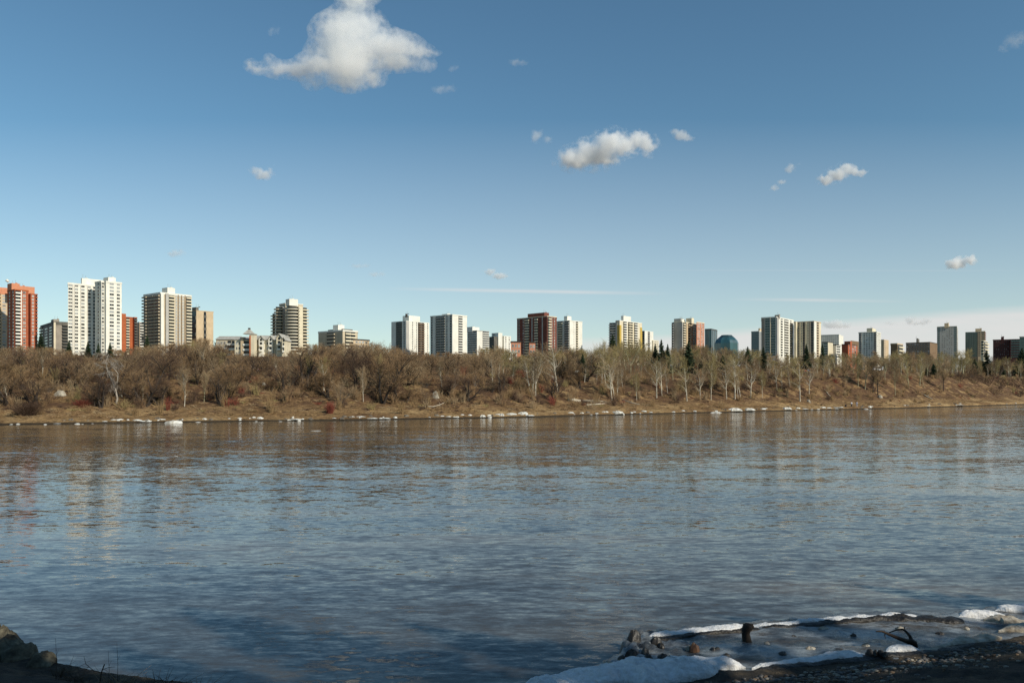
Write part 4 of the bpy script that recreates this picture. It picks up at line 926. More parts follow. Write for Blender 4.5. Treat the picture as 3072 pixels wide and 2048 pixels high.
# --- stranded dead birch arching over the slope
p0 = ground_px(348, 1213); D = p0.y
def PP(px, py, dd=0): return Vector((at(px, D+dd), D+dd, zat(py, D+dd)))
o = empty('dead_birch', p0, 'leaning grey-white dead birch with drooping tangled branches below the tall white tower', 'tree')
sp_ = [PP(348,1213), PP(352,1195,.4), PP(346,1165,.8), PP(333,1135,1), PP(322,1112,1.3), PP(317,1085,1.5), PP(326,1062,1.6)]
mb = MB(); mb.tube([q-p0 for q in sp_], [.24,.2,.17,.14,.11,.08,.04], 6)
mb.tube([q-p0 for q in (PP(346,1165,.8), PP(352,1145), PP(354,1120,-.5), PP(338,1100,-.6))], [.12,.09,.07,.04], 5)
mb.build('trunk', m_db, o)
g = Grow(77)
for i in range(34):
    k = g.r.randrange(2, 6); q = sp_[k].lerp(sp_[k+1] if k < 6 else sp_[k], g.r.random()); a = g.r.uniform(0, 6.28)
    g.limb(q, Vector((math.cos(a), math.sin(a)*.6, g.r.uniform(-.2,.6))).normalized(), g.r.uniform(.8,2.6), .04, 1, [(0,)*6, (6,.5,.6,.2,-.28,.12), (5,.6,.6,.1,-.2,.15), (0,0,0,0,-.2,.1)])
L_ = g.big+g.twig; arr = (np.array([list(a-p0) for a, *_ in L_]), np.array([list(a[1]-p0) for a in L_]), np.array([max(a[2],.022) for a in L_]), np.array([max(a[3],.016) for a in L_]))
V, Q = prisms(*arr, k=3); link('crown', fastmesh('crown', V, Q, m_db), o)
# --- wood too deep and dense to count: hillside behind, merged
def merged(name, label, items, thin=.3, tw=.035):
    """items: (kind, seed, loc, h, wide, rz, matidx)"""
    Vs, Qs, Ms, off = [], [], [], 0; rng = np.random.default_rng(3); mats = [T_['tbrown'], T_['tgrey'], T_['tolive'], T_['dark'], T_['pale'], T_['tdark'], T_['tred'], T_['straw']]
    for kind, seed, loc, h, wide, rz, mi, tmi in items:
        *_, big, twg, top = tree_mesh(kind, seed); s = h/10/top
        sel = rng.random(len(twg[0])) < thin
        for A, k, rr, m in ((tuple(a for a in big), 3, 1.0, tmi), (tuple(a[sel] for a in twg), 3, 1.0, mi)):
            S0, S1, r0, r1 = A
            if k == 3 and m == mi: r0 = np.clip(r0, tw, .06)/s*.75; r1 = np.clip(r1, tw*.7, .05)/s*.75
            V, Q = prisms(S0, S1, r0, r1, k=3)
            c, sn = math.cos(rz), math.sin(rz); V = V*np.array([s*wide, s*wide, s]); V = np.stack([V[:, 0]*c-V[:, 1]*sn, V[:, 0]*sn+V[:, 1]*c, V[:, 2]], 1)+np.array(loc)
            Vs.append(V); Qs.append(Q+off); Ms.append(np.full(len(Q), m)); off += len(V)
    o = link(name, fastmesh(name, np.concatenate(Vs), np.concatenate(Qs), mats, np.concatenate(Ms))); tag(o, label, 'woodland', kind='stuff'); return o
items = []
for row, (s0, s1, step) in enumerate(((135,160,52),(180,215,50),(250,300,46),(340,430,42))):
    px = -60+row*11
    while px < 3140:
        x, y, z, h = auto(px+rt.uniform(-10, 10), rt.uniform(s0, s1), 0, jitter=7, hmax=13)
        if h > 4.2:
            mi = rt.choice((0,0,1,2 if px > 1400 else 1)); kd = rt.choice(('maple','brush','aspen'))
            items.append((kd, rt.choice(SEEDS[kd]), (x, y, z-.2), h, rt.uniform(1.1,1.6), rt.uniform(0,6.28), mi, 4 if kd == 'aspen' else 3))
        px += step
merged('distant_woodland', 'dense bare woodland rising behind the bank up to the foot of the towers', items, thin=.45)
# --- undergrowth over the slope
Vs, Qs, Ms, off = [], [], [], 0; rng = np.random.default_rng(9)
def tuft(x, y, z, h, n, spread, m, rad, up=1.0):
    global off
    a = rng.uniform(0, 6.28, n); rr = rng.uniform(0, spread*.5, n); base = np.stack([x+np.cos(a)*rr, y+np.sin(a)*rr, np.full(n, z-.1)], 1)
    b2 = rng.uniform(0, 6.28, n); sp = rng.uniform(.1, 1.0, n)*spread; hh = h*rng.uniform(.5, 1.1, n)*up
    mid = base+np.stack([np.cos(b2)*sp*.45, np.sin(b2)*sp*.45, hh*.6], 1); tip = base+np.stack([np.cos(b2)*sp, np.sin(b2)*sp, hh], 1)
    V, Q = prisms(np.concatenate([base, mid]), np.concatenate([mid, tip]), np.concatenate([np.full(n, rad), np.full(n, rad*.8)]), np.concatenate([np.full(n, rad*.8), np.full(n, rad*.3)]), k=3)
    Vs.append(V); Qs.append(Q+off); Ms.append(np.full(len(Q), m)); off += len(V)
for i in range(3400):
    px = rng.uniform(-40, 3110); az = (px-PX0)/F; s = rng.choice((rng.uniform(4, 12), rng.uniform(12, 40), rng.uniform(35, 80)), p=(.16,.60,.24)); x, y = spot(az, s); z = H(x, y)
    if 22 < s < 48 and (2600 < px < 2662 or 2398 < px < 2446): continue
    big = rng.random() < ((.26 if px < 1500 else .5) if s > 12 else .05)
    m = int(rng.choice((0,1,5,7,6,2), p=(.28,.2,.22,.22,.035,.045))); 
    if s < 9: m = int(rng.choice((7,0,1,5), p=(.62,.18,.12,.08)))
    tuft(x, y, z, rng.uniform(1.2, 3.0) if big else rng.uniform(.25, .6), 46 if big else 30, rng.uniform(.9, 2.0) if big else rng.uniform(.6, 1.4), m, .030 if big else .035)
o = link('undergrowth', fastmesh('undergrowth', np.concatenate(Vs), np.concatenate(Qs), [T_[k] for k in ('tbrown','tgrey','tolive','dark','pale','tdark','tred','straw')], np.concatenate(Ms)))
tag(o, 'tangled dry brush and dead grass covering the far bank', 'undergrowth', kind='stuff')
for i, px in enumerate(range(2040, 2400, 24)):
    x_, y_ = spot((px+rt.uniform(-8,8)-PX0)/F, rt.uniform(16, 30)); tree('dark_bush', 'brush', 41+i % 3, (x_, y_, H(x_, y_)), rt.uniform(2.6,4.6), 'dark', 'tdark', 'dark reddish-brown brush on the scarp below '+zone(px), 'bush', 'dark brush on the scarp below '+zone(px), wide=1.5)
# red dogwood bushes and the dark thicket at the right
def bush(name, px, base, w, h, m, label, n=260):
    global Vs, Qs, Ms, off
    Vs, Qs, Ms, off = [], [], [], 0; p = ground_px(px, base)
    tuft(0, 0, 0, h, n, w/2, 0, .024); tuft(0, 0, 0, h*.7, n//2, w/1.6, 0, .02)
    o = link(name, fastmesh(name, np.concatenate(Vs), np.concatenate(Qs), T_[m]), None, p); tag(o, label, 'bush'); return o
bush('red_bush', 245, 1221, 3.4, 1.6, 'tred', 'reddish low bush on the slope below the tall white tower')
bush('red_bush', 990, 1240, 2.2, 2.4, 'tred', 'red-stemmed bush close to the water below the low beige block')
bush('red_bush', 1560, 1132, 4.6, 2.0, 'tred', 'rusty red bush halfway up the slope left of the white birch')
bush('dark_bush', 80, 1247, 6.0, 2.6, 'tdark', 'dark bush hanging over the water at the far left', 420)
for i, (px, bs, w_, h_) in enumerate(((2880,1145,9,6),(2925,1150,10,6),(2965,1158,10,7),(3005,1165,10,8),(3045,1172,10,9),(3080,1175,10,9),(2990,1185,7,5),(3060,1190,8,5))):
    p = ground_px(px, bs); tree('dark_bush', 'brush', 41+i % 3, p, h_, 'dark', 'tdark', 'dark leafless bush in the thicket at the right end', 'bush', 'dark thicket bushes at the right end of the bank', wide=w_/h_*1.1)
# ---------------------------------------------------------------- far shore: ice, logs, people, vehicles
M_ice = mat('stranded_ice', (.66,.65,.60), rough=.5, spec=.4, col2=(.36,.32,.25), vscale=1.4, bump=.05, bscale=3)
M_rock = mat('shore_rock', (.20,.17,.13), rough=.9, col2=(.08,.065,.05), vscale=1.5, bump=.05, bscale=4)
M_prock = mat('pale_rock', (.42,.38,.30), rough=.9, col2=(.26,.22,.17), vscale=1.5, bump=.05, bscale=4)
M_log = mat('driftwood', (.55,.48,.37), rough=.9, col2=(.30,.25,.18), vscale=3)
M_dlog = mat('dark_driftwood', (.16,.12,.085), rough=.9, col2=(.07,.05,.035), vscale=3)
def lump(name, w, d, h, m, seed, n=14, flat=False):
    """irregular slab or boulder on its own base plane"""
    rr = random.Random(seed); mb = MB(); rings = [(1.0, -.25), (1.03, .08), (.84, .52), (.50, .88), (.18, 1.0)]
    off = [rr.uniform(.62, 1.15) for _ in range(n)]; vs = []
    for k, (q, z) in enumerate(rings):
        for i in range(n):
            a = 2*math.pi*i/n; o = off[i]*(1+rr.uniform(-.06,.06))
            vs.append((math.cos(a)*w/2*q*o, math.sin(a)*d/2*q*o, h*(z+rr.uniform(-.22,.22)*(1 if k > 1 else .2))))
    vs.append((0, 0, h*1.03)); fs = [(k*n+i, k*n+(i+1) % n, (k+1)*n+(i+1) % n, (k+1)*n+i) for k in range(len(rings)-1) for i in range(n)]
    fs += [((len(rings)-1)*n+i, (len(rings)-1)*n+(i+1) % n, len(rings)*n) for i in range(n)]
    mb.add(vs, fs, 0, False); return mb.mesh(name, m)
ri = random.Random(4)
def floe(px0, px1, py, h, label, group=None, m=None, onland=False, name='ice_floe', cat='ice floe'):
    D = CAMZ*F/(py-PY0); xc = at((px0+px1)/2, D); w = (px1-px0)/F*D
    if not onland:
        while float(inland(xc, D)) > .9: D -= .3; 
    if (px1-px0) < 40: D += ri.uniform(-.2, 1.4); h *= ri.uniform(.6, 1.5)
    z = max(0.0, H(xc, D))-.04
    k = (shore(xc+4)-shore(xc-4))/8
    me = lump(name, w, min(max(w*.7, .8), 2.6), h*.42, m or M_ice, ri.random(), 12); o = link(name, me, None, (xc, D, z), math.atan(k)*.9+ri.uniform(-.5,.5)*((px1-px0) < 25))
    return tag(o, label, cat, group)
zl = lambda px: zone(px)
SPANS = [(30,37,1273,.22),(48,62,1272.5,.3),(117,133,1273.5,.35),(158,184,1271,.18),(214,230,1272,.3),(240,249,1272,.15),(261,272,1271,.22),(300,322,1269,.3),(324,348,1268,.28),(350,374,1267,.32),(398,425,1267,.5),(428,450,1266,.4),(452,474,1265.5,.4),(476,496,1266,.35),
 (583,600,1266,.3),(604,622,1264.5,.42),(684,694,1263,.35),(718,735,1262,.42),(737,746,1261,.6),(748,762,1263,.45),(764,775,1264,.3),(802,822,1258.5,.5),(830,850,1264,.2),(868,915,1261,.4),(1008,1021,1258,.35),
 (1053,1068,1258,.3),(1070,1100,1257.5,.35),(1110,1145,1256.5,.5),(1146,1178,1256.5,.35),(1192,1206,1254,.6),(1226,1238,1253,.4),(1286,1293,1255,.3),(1326,1338,1252,.4),(1342,1362,1252,.42),(1364,1384,1250,.5),(1386,1398,1250,.4),(1410,1424,1248.5,.5),(1444,1462,1248,.6),(1463,1480,1247.5,.5),(1481,1518,1248.5,.45),(1502,1516,1244,.8),
 (1552,1580,1243,.8),(1566,1606,1247,.5),(1690,1716,1242.5,.5),(1728,1744,1242,.5),(1770,1784,1241.5,.6),(1786,1798,1239,.8),(1800,1816,1241,.5),(1822,1832,1240,.5),(1891,1903,1241,.4),(1912,1932,1239.5,.6),(1938,1956,1240.5,.4),
 (2008,2024,1239,.4),(2028,2046,1237,.5),(2066,2084,1237,.5),(2114,2126,1233.5,.5),(2252,2270,1231,.5),(2272,2296,1232,.5),(2345,2362,1228,.5),(2364,2392,1228,.5),(2420,2440,1226.5,.5),(2442,2460,1226.5,.5),(2462,2500,1226.5,.4),(2500,2518,1227,.35),
 (2575,2590,1224,.4),(2588,2612,1227,.4),(2662,2670,1216,.5),(2704,2714,1223,.5),(2738,2754,1220,.35),(2816,2828,1216,.5),(2950,2958,1207,.6),(2966,2974,1211,.5),(2960,2968,1212.5,.3)]
for i, (a, b_, y, h) in enumerate(SPANS):
    floe(a, b_, y, h, 'small dirty ice floe at the waterline below '+zl((a+b_)/2), 'stranded ice floes at the waterline below '+zl((a+b_)/2))
for i in range(34):
    px = ri.choice((ri.uniform(300,560), ri.uniform(700,920), ri.uniform(1050,1180), ri.uniform(1320,1620), ri.uniform(1690,1960), ri.uniform(2120,2520))); w = ri.uniform(4, 16); yy_ = CAMZ*F/spot((px-PX0)/F, .3)[1]+PY0
    floe(px-w/2, px+w/2, yy_, ri.uniform(.25,.5), 'small dirty ice floe at the waterline below '+zl(px), 'stranded ice floes at the waterline below '+zl(px))
for a, b_, y, h, lb in ((498,546,1268,1.15,'large bright tilted ice floe stranded below the beige balcony tower'),(925,973,1291.5,.16,'flat ice floe drifting off the bank below the low beige block'),(512,533,1369,.10,'small ice floe drifting in the open river at left'),
   (1518,1552,1249,.95,'thick rounded ice floe stranded below the grey-white mid-rise'),(1828,1868,1243,1.3,'big white ice block stranded below the yellow-sided tower'),(2127,2170,1238,.8,'long white ice floe, left end of the brightest ice strip'),(2165,2215,1234,1.5,'broad white ice slab in the middle of the brightest ice strip'),
   (2210,2252,1233,1.3,'white ice slab at the right of the brightest ice strip'),(2308,2344,1229,1.4,'bright ice block stranded below the tall grid tower'),(2528,2541,1222,1.2,'white ice lump beside the crouching person'),(2843,2904,1218.5,.3,'long thin white ice floe below the grey-green tower'),
   (2945,2972,1203.5,.35,'thin ice floe on the mud below the glass and red brick tower')):
    floe(a, b_, y, h, lb)
for i in range(44):
    px = ri.uniform(0, 3060); x, y = spot((px-PX0)/F, ri.uniform(.5, 2.4)); w = ri.uniform(.4, 1.5)
    o = link('shore_rock', lump('shore_rock', w, w*.8, w*.24, M_rock, i), None, (x, y, max(0, H(x, y))-.03), ri.uniform(0,3)); tag(o, 'dark wet rock at the waterline below '+zl(px), 'rock', 'wet rocks at the waterline below '+zl(px))
for px, py, w, h, lb in ((791,1157,1.0,.6,'small white rock on the slope below the gabled apartments'),(180,1186,2.4,.9,'pale stone outcrop on the slope below the low dark block'),(118,1203,.8,.5,'pale stone on the grassy slope at far left'),(361,1191,.9,.6,'white stone beside the foot of the dead birch'),
   (1306,1194,1.8,1.4,'grey boulder on the slope below the left white twin tower'),(2426,1207,1.5,.9,'round pale boulder on the mud below the black-striped tower'),(2640,1192,1.7,.9,'straw-coloured rock at the foot of the slope below the pale grey tower'),(664,1164,1.0,.7,'pale stone high on the slope below the gabled apartments'),
   (1117,1153,2.0,.8,'pale slab of rock on the slope below the gap left of the white twins')):
    p = ground_px(px, py); o = link('pale_rock', lump('pale_rock', w, w*.8, h, M_prock, px), None, p-Vector((0,0,.05))); tag(o, lb, 'rock')
def log(name, pts, r0, r1, m, label, lift=.2, cat='log'):
    P = [ground_px(*p) for p in pts]; b0 = P[0]; mb = MB()
    mb.tube([(q-b0)+Vector((0,0,lift+.03*i)) for i, q in enumerate(P)], [r0+(r1-r0)*i/(len(P)-1) for i in range(len(P))], 8)
    rr = random.Random(int(pts[0][0])); q = P[len(P)//2]-b0
    mb.tube([q+Vector((0,0,lift)), q+Vector((rr.uniform(-.8,.8), -.3, lift+.7))], [r1*.6, r1*.25], 5)
    o = mb.build(name, m, None, b0); tag(o, label, cat)
log('driftwood_log', [(1704,1203),(1722,1204),(1741,1206)], .42, .34, M_log, 'thick bleached driftwood log on the slope below the gap left of the yellow-sided tower')
log('driftwood_log', [(1744,1206),(1775,1210),(1800,1213)], .26, .16, M_dlog, 'dark tangled log just right of the bleached log')
log('driftwood_log', [(1745,1203),(1790,1205),(1835,1210)], .16, .10, M_log, 'long thin bleached log behind the dark tangled log')
log('driftwood_log', [(1760,1217),(1800,1216),(1846,1212)], .22, .12, M_log, 'pale log lying lowest of the driftwood pile')
log('driftwood_log', [(1866,1202),(1893,1210),(1918,1216)], .17, .10, M_log, 'thin slanting log below the yellow-sided tower')
log('fallen_tree', [(2763,1182),(2780,1191),(2796,1199)], .26, .18, M_log, 'fallen trunk slanting down the slope below the long low brown block')
log('fallen_tree', [(2905,1182),(2925,1192),(2913,1186)], .2, .16, M_dlog, 'short dark fallen trunk below the glass and red brick tower')
log('fallen_branch', [(1272,1222),(1300,1224),(1322,1217),(1345,1206),(1362,1198)], .11, .06, M_log, 'long pale curved fallen branch on the slope below the white twins', .25, 'branch')
log('fallen_tree', [(2473,1170),(2484,1184),(2494,1194)], .18, .12, M_log, 'pale fallen trunk leaning on the cut bank below the pale office slab')
# people --------------------------------------------------------------
M_skin = mat('skin', (.50,.32,.23), rough=.6); M_hair = mat('hair', (.05,.035,.025), rough=.8)
def cloth(n, c): return mat(n, c, rough=.9)
def skin_obj(name, verts, edges, radii, m, parent, root=0):
    me = bpy.data.meshes.new(name); me.from_pydata(verts, edges, []); o = link(name, me, parent); me.materials.append(m)
    md = o.modifiers.new('skin', 'SKIN')
    for i, r_ in enumerate(radii):
        sv = me.skin_vertices[0].data[i]; sv.radius = (r_[0], r_[1]) if isinstance(r_, tuple) else (r_, r_); sv.use_root = (i == root)
    md.use_smooth_shade = True
    o.modifiers.new('sub', 'SUBSURF').levels = 1; o.modifiers['sub'].render_levels = 1; return o
def person(loc, rz, top, legs, label, pose='stand', hat=None):
    o = empty('person', loc, label, 'person', None, rz)
    if pose == 'stand':
        hip, kneeL, kneeR, ftL, ftR = (0,0,.92), (-.11,-.03,.5), (.11,.03,.5), (-.13,0,.07), (.15,.05,.07)
        sh = 1.42; hd = 1.62; el = [(-.27,.0,1.14),(.27,.03,1.14)]; ha = [(-.22,-.16,.94),(.24,-.18,1.0)]; fwd = 0
    elif pose == 'sit':
        hip, kneeL, kneeR, ftL, ftR = (0,.1,.42), (-.14,-.33,.45), (.14,-.33,.45), (-.14,-.36,.06), (.16,-.4,.06)
        sh = .92; hd = 1.14; el = [(-.26,-.02,.66),(.26,-.02,.66)]; ha = [(-.14,-.28,.55),(.14,-.28,.55)]; fwd = -.04
    else:   # crouch
        hip, kneeL, kneeR, ftL, ftR = (0,.14,.34), (-.15,-.24,.5), (.15,-.24,.5), (-.13,0,.07), (.14,-.02,.07)
        sh = .78; hd = .98; el = [(-.26,-.26,.56),(.26,-.26,.56)]; ha = [(-.14,-.44,.34),(.12,-.46,.3)]; fwd = -.14
    y = hip[1]
    V = [hip, (0,y+fwd*.5,(hip[2]+sh)/2), (0,y+fwd,sh), (0,y+fwd-.01,sh+.09), (0,y+fwd-.02,hd), (0,y+fwd-.02,hd+.12),
         (-.19,y+fwd,sh-.03), el[0], ha[0], (.19,y+fwd,sh-.03), el[1], ha[1], (-.1,y,hip[2]-.05), kneeL, ftL, (ftL[0],ftL[1]-.16,.05), (.1,y,hip[2]-.05), kneeR, ftR, (ftR[0],ftR[1]-.16,.05)]
    E = [(0,1),(1,2),(2,3),(3,4),(4,5),(2,6),(6,7),(7,8),(2,9),(9,10),(10,11),(0,12),(12,13),(13,14),(14,15),(0,16),(16,17),(17,18),(18,19)]
    Rr = [.14,.13,.12,.055,.095,.075,.06,.043,.035,.06,.043,.035,.09,.06,.045,.04,.09,.06,.045,.04]
    skin_obj('body', V, E, Rr, M_skin, o)
    j = [0,1,2,6,7,9,10]; VJ = [V[0],V[1],V[2],V[6],V[7],tuple((Vector(V[7])*.3+Vector(V[8])*.7)),V[9],V[10],tuple((Vector(V[10])*.3+Vector(V[11])*.7))]
    skin_obj('jacket', VJ, [(0,1),(1,2),(2,3),(3,4),(4,5),(2,6),(6,7),(7,8)], [.18,.17,.15,.09,.07,.06,.09,.07,.06], top, o)
    VT = [V[0],V[12],V[13],V[14],V[16],V[17],V[18]]
    skin_obj('trousers', VT, [(0,1),(1,2),(2,3),(0,4),(4,5),(5,6)], [.16,.12,.085,.07,.12,.085,.07], legs, o)
    mb = MB(); c = Vector((0, y+fwd+.01, hd+.09)); n = 8
    for k, (q, z) in enumerate(((.11,-.06),(.118,0),(.09,.08),(.03,.12))):
        for i in range(n): mb.v.append((c.x+q*math.cos(6.283*i/n), c.y+q*math.sin(6.283*i/n), c.z+z))
    for k in range(3):
        for i in range(n): mb.f.append((k*n+i, k*n+(i+1) % n, (k+1)*n+(i+1) % n, (k+1)*n+i)); mb.m.append(0); mb.sm.append(True)
    mb.f.append(tuple(3*n+i for i in range(n))); mb.m.append(0); mb.sm.append(False)
    mb.build('hat' if hat else 'hair', hat or M_hair, o); return o
wht, drk, gry, red, blu = cloth('white_jacket', (.62,.62,.66)), cloth('dark_trousers', (.035,.035,.045)), cloth('grey_jacket', (.42,.42,.50)), cloth('red_jacket', (.55,.06,.03)), cloth('pale_blue_jacket', (.30,.36,.50))
def gp_(px, py): p = ground_px(px, py); return p
person(gp_(2554.7,1222), .4, wht, drk, 'standing person in a white top and dark trousers on the far shore')
person(gp_(2570.5,1221.5), -.5, gry, cloth('grey_trousers', (.40,.38,.40)), 'standing person in pale grey clothes on the far shore')
person(gp_(2537,1221), 1.2, cloth('black_jacket', (.03,.03,.035)), drk, 'crouching person in dark clothes at the water beside a white ice lump', 'crouch')
x_, y_ = spot((2417-PX0)/F, 36); person((x_, y_, H(x_, y_)), .2, red, drk, 'sitting person in a red jacket on the terrace below the black-striped tower', 'sit')
x_, y_ = spot((2425-PX0)/F, 36); person((x_, y_, H(x_, y_)), -.3, blu, drk, 'sitting person in a pale blue jacket beside the one in red', 'sit')
# vehicles -------------------------------------------------------------
M_tyre = mat('tyre', (.02,.02,.02), rough=.9); M_hub = mat('hubcap', (.45,.45,.45), rough=.35, metal=.8)
def car(px, s, col, label, rz=0.0, kind='car', L=4.4):
    x, y = spot((px-PX0)/F, s); z = H(x, y)+.02; o = empty('parked_car' if kind == 'car' else 'parked_van', (x, y, z), label, kind, None, rz)
    paint = mat('car_paint', col, rough=.3, spec=.6); mb = MB(); w = .86; k = L/4.4
    if kind == 'car': prof = [(-2.2,.35),(-2.18,.72),(-1.9,.86),(-1.1,.92),(-.55,1.38),(.75,1.40),(1.45,.98),(2.12,.90),(2.2,.6),(2.16,.32)]
    else: prof = [(-2.2,.35),(-2.2,.85),(-1.75,1.02),(-1.2,1.75),(-1.0,1.86),(2.05,1.86),(2.18,1.7),(2.2,.5),(2.16,.35)]
    n = len(prof); top = lambda z_: .70 if z_ > 1.0 else (.82 if z_ > .8 else w)
    vs = [(a*k, -top(c), c) for a, c in prof]+[(a*k, top(c), c) for a, c in prof]
    mb.add(vs, [(i, (i+1) % n, n+(i+1) % n, n+i) for i in range(n)]+[tuple(reversed(range(n))), tuple(range(n, 2*n))]); mb.build('body', paint, o)
    win = [((-.98,.96),(-.50,1.32),(.05,1.33),(.05,.96)),((.12,.96),(.12,1.33),(.72,1.33),(1.3,1.0))] if kind == 'car' else [((-1.5,1.06),(-1.12,1.66),(-.5,1.68),(-.5,1.06)),((-.4,1.06),(-.4,1.68),(.7,1.68),(.7,1.06)),((.8,1.06),(.8,1.68),(1.95,1.68),(1.95,1.06))]
    for q in win:
        for sd in (-1, 1):
            mb = MB(); mb.add([(a*k, sd*((.84 if c < 1.1 else .715)+.012), c) for a, c in q], [(0,1,2,3)]); mb.build('window', M_['glass'], o)
    for a in (-1.38, 1.38):
        for sd in (-1, 1):
            mb = MB(); mb.tube([(a*k, sd*.70, .33),(a*k, sd*.89, .33)], [.33,.33], 14, 0, False); wl = mb.build('wheel', M_tyre, o)
            mb = MB(); mb.tube([(a*k, sd*.885, .33),(a*k, sd*.91, .33)], [.19,.17], 10, 0, False); mb.build('hubcap', M_hub, wl)
    for sd in (-1, 1):
        mb = MB(); mb.box((-2.22*k, sd*.62-.14, .62), (-2.15*k, sd*.62+.14, .76)); mb.build('headlight', M_hub, o)
        mb = MB(); mb.box((2.15*k, sd*.66-.12, .66), (2.23*k, sd*.66+.12, .80)); mb.build('tail_light', red, o)
    return o
car(2632, 38, (.78,.78,.76), 'white van parked on the terrace below the pale grey tower', .15, 'van', 4.2)
car(727, 60, (.20,.27,.42), 'blue car half hidden in the brush below the gabled apartments', .05)
car(749, 60, (.72,.72,.70), 'pale car right of the blue one below the gabled apartments', .05)
def bench(px, s, label, c):
    x, y = spot((px-PX0)/F, s); o = empty('park_bench', (x, y, H(x, y)), label, 'bench'); m = mat('bench_wood', c, rough=.8)
    mb = MB(); [mb.box((-1.1, -.25+i*.16, .42), (1.1, -.12+i*.16, .47)) for i in range(3)]; mb.build('seat', m, o)
    mb = MB(); [mb.box((-1.1, .26, .58+i*.17), (1.1, .30, .70+i*.17)) for i in range(2)]; mb.build('backrest', m, o)
    for sx_ in (-.9, .9):
        mb = MB(); mb.box((sx_-.04, -.22, 0), (sx_+.04, -.14, .42)); mb.box((sx_-.04, .20, 0), (sx_+.04, .26, .88)); mb.build('leg', M_['steel'], o)
bench(2314, 42, 'pale bench on the terrace left of the tall grid tower', (.62,.45,.36)); bench(2828, 44, 'tan bench on the brow of the slope below the grey-green tower', (.55,.42,.25))
x_, y_ = spot((1730-PX0)/F, 40); o = empty('park_sign', (x_, y_, H(x_, y_)), 'small white board on a post among trees left of the yellow-sided tower', 'sign')
mb = MB(); mb.box((-.05,-.05,0),(.05,.05,1.9)); mb.build('post', M_['steel'], o); mb = MB(); mb.box((-.7,-.09,1.5),(.7,-.05,1.95)); mb.build('board', M_['white'], o)
for px in (558, 579):
    x_, y_ = spot((px-PX0)/F, 52); mb = MB(); mb.tube([(0,0,0),(0,0,1.5)], [.12,.12], 8); mb.tube([(0,0,1.5),(0,0,1.56)], [.15,.11], 8)
    o = mb.build('white_post', M_['white'], None, (x_, y_, H(x_, y_))); tag(o, ('left' if px < 570 else 'right')+' one of two white posts in the brush below the beige balcony tower', 'post')
# faint fence line along the terrace
# ---------------------------------------------------------------- near shore
import bmesh
_b = bmesh.new(); bmesh.ops.create_icosphere(_b, subdivisions=1, radius=1.0); ICO0 = bpy.data.meshes.new('pebble'); _b.to_mesh(ICO0); _b.free()
def W0(px, py, z=0.0): D = (CAMZ-z)*F/(py-PY0); return (at(px, D), D)
OUT = [W0(*p) for p in ((3400,1778),(3200,1800),(3072,1818),(3000,1826),(2960,1832),(2892,1840),(2840,1850),(2761,1843),(2680,1843),(2600,1846),(2505,1852),(2430,1860),(2291,1873),(2180,1881),(2089,1888),(1988,1900),(1934,1906),(1890,1915),(1880,1935),(1855,1955),(1835,1975),(1791,1995),(1731,2025),(1672,2050),(1560,2110),(1350,2200))]
INN = [W0(*p, .25) for p in ((3400,1850),(3200,1876),(3072,1896),(3017,1911),(2862,1929),(2761,1955),(2684,1956),(2600,1971),(2422,1994),(2237,2006),(2150,2004),(2089,2034),(1880,2050),(1700,2085),(1500,2160),(1350,2230))]
def seg_dist(X, Y, poly):
    """distance to a polyline and sign of the side it lies on (positive towards the camera)"""
    best = np.full(X.shape, 1e9); sg = np.zeros(X.shape)
    for (x0, y0), (x1, y1) in zip(poly[:-1], poly[1:]):
        dx, dy = x1-x0, y1-y0; L2 = dx*dx+dy*dy; t = np.clip(((X-x0)*dx+(Y-y0)*dy)/L2, 0, 1)
        d = np.hypot(X-x0-t*dx, Y-y0-t*dy); c = dx*(Y-y0)-dy*(X-x0)
        m = d < best; best = np.where(m, d, best); sg = np.where(m, np.sign(c), sg)
    return best*sg
# bank's waterline, left to right: runs out at the left, ducks under the frame, comes back on the right
SHN = [(-60, 40)]+[W0(*p) for p in ((-600,1880),(-200,1925),(0,1968),(80,1990),(160,2012),(260,2034),(370,2054),(520,2075),(620,2085),(900,2120),(1350,2120))]
SHN = SHN+list(reversed(INN))[1:]+[(60, 34)]
SHN_ = [(float(a), float(b)) for a, b in SHN]
def near_h(X, Y):
    d = -seg_dist(X, Y, SHN_)        # positive on land (camera side)
    z = np.where(d > 0, .22+.08*np.minimum(d, 1.2)+.235*np.maximum(d-.6, 0), -.55+.0*d)
    z = np.where((d <= 0), np.maximum(-1.2, .22+d*.9), z)
    z = np.minimum(z, 4.35+.02*d)
    n = fbm(X, Y, 1.1, .7)*.10+fbm(X, Y, 3.1, 2.7)*.045+fbm(X, Y, 7.7, 1.9)*.02
    return z+n*np.clip(d*1.5+.3, 0, 1)
xs = np.concatenate([np.arange(-70,-16,1.5), np.arange(-16, 20, .10), np.arange(20, 70, 1.5)]); ys = np.concatenate([np.arange(-40, 9, 1.0), np.arange(9, 25, .10), np.arange(25, 42, 1.0)])
X, Y = np.meshgrid(xs, ys); Z = near_h(X, Y); n, m_ = X.shape
i = np.arange((n-1)*m_).reshape(n-1, m_)[:, :-1].ravel()
m_mud = bpy.data.materials.new('near_mud_bank'); m_mud.use_nodes = True; t = m_mud.node_tree; b = t.nodes['Principled BSDF']
b.inputs['Roughness'].default_value = .85; b.inputs['Specular IOR Level'].default_value = .25
tcn = t.nodes.new('ShaderNodeTexCoord'); ob = tcn.outputs['Object']
cc = ramp(t, tn(t, ob, 2.6, 8, .75), [(.36, (.012,.010,.008)), (.5, (.045,.034,.022)), (.66, (.13,.095,.055))])
cc = mixc(t, ramp(t, tn(t, ob, .45, 5, .6, (.5,1,1)), [(.45,(0,0,0)),(.62,(1,1,1))]), cc, (.020,.020,.020))
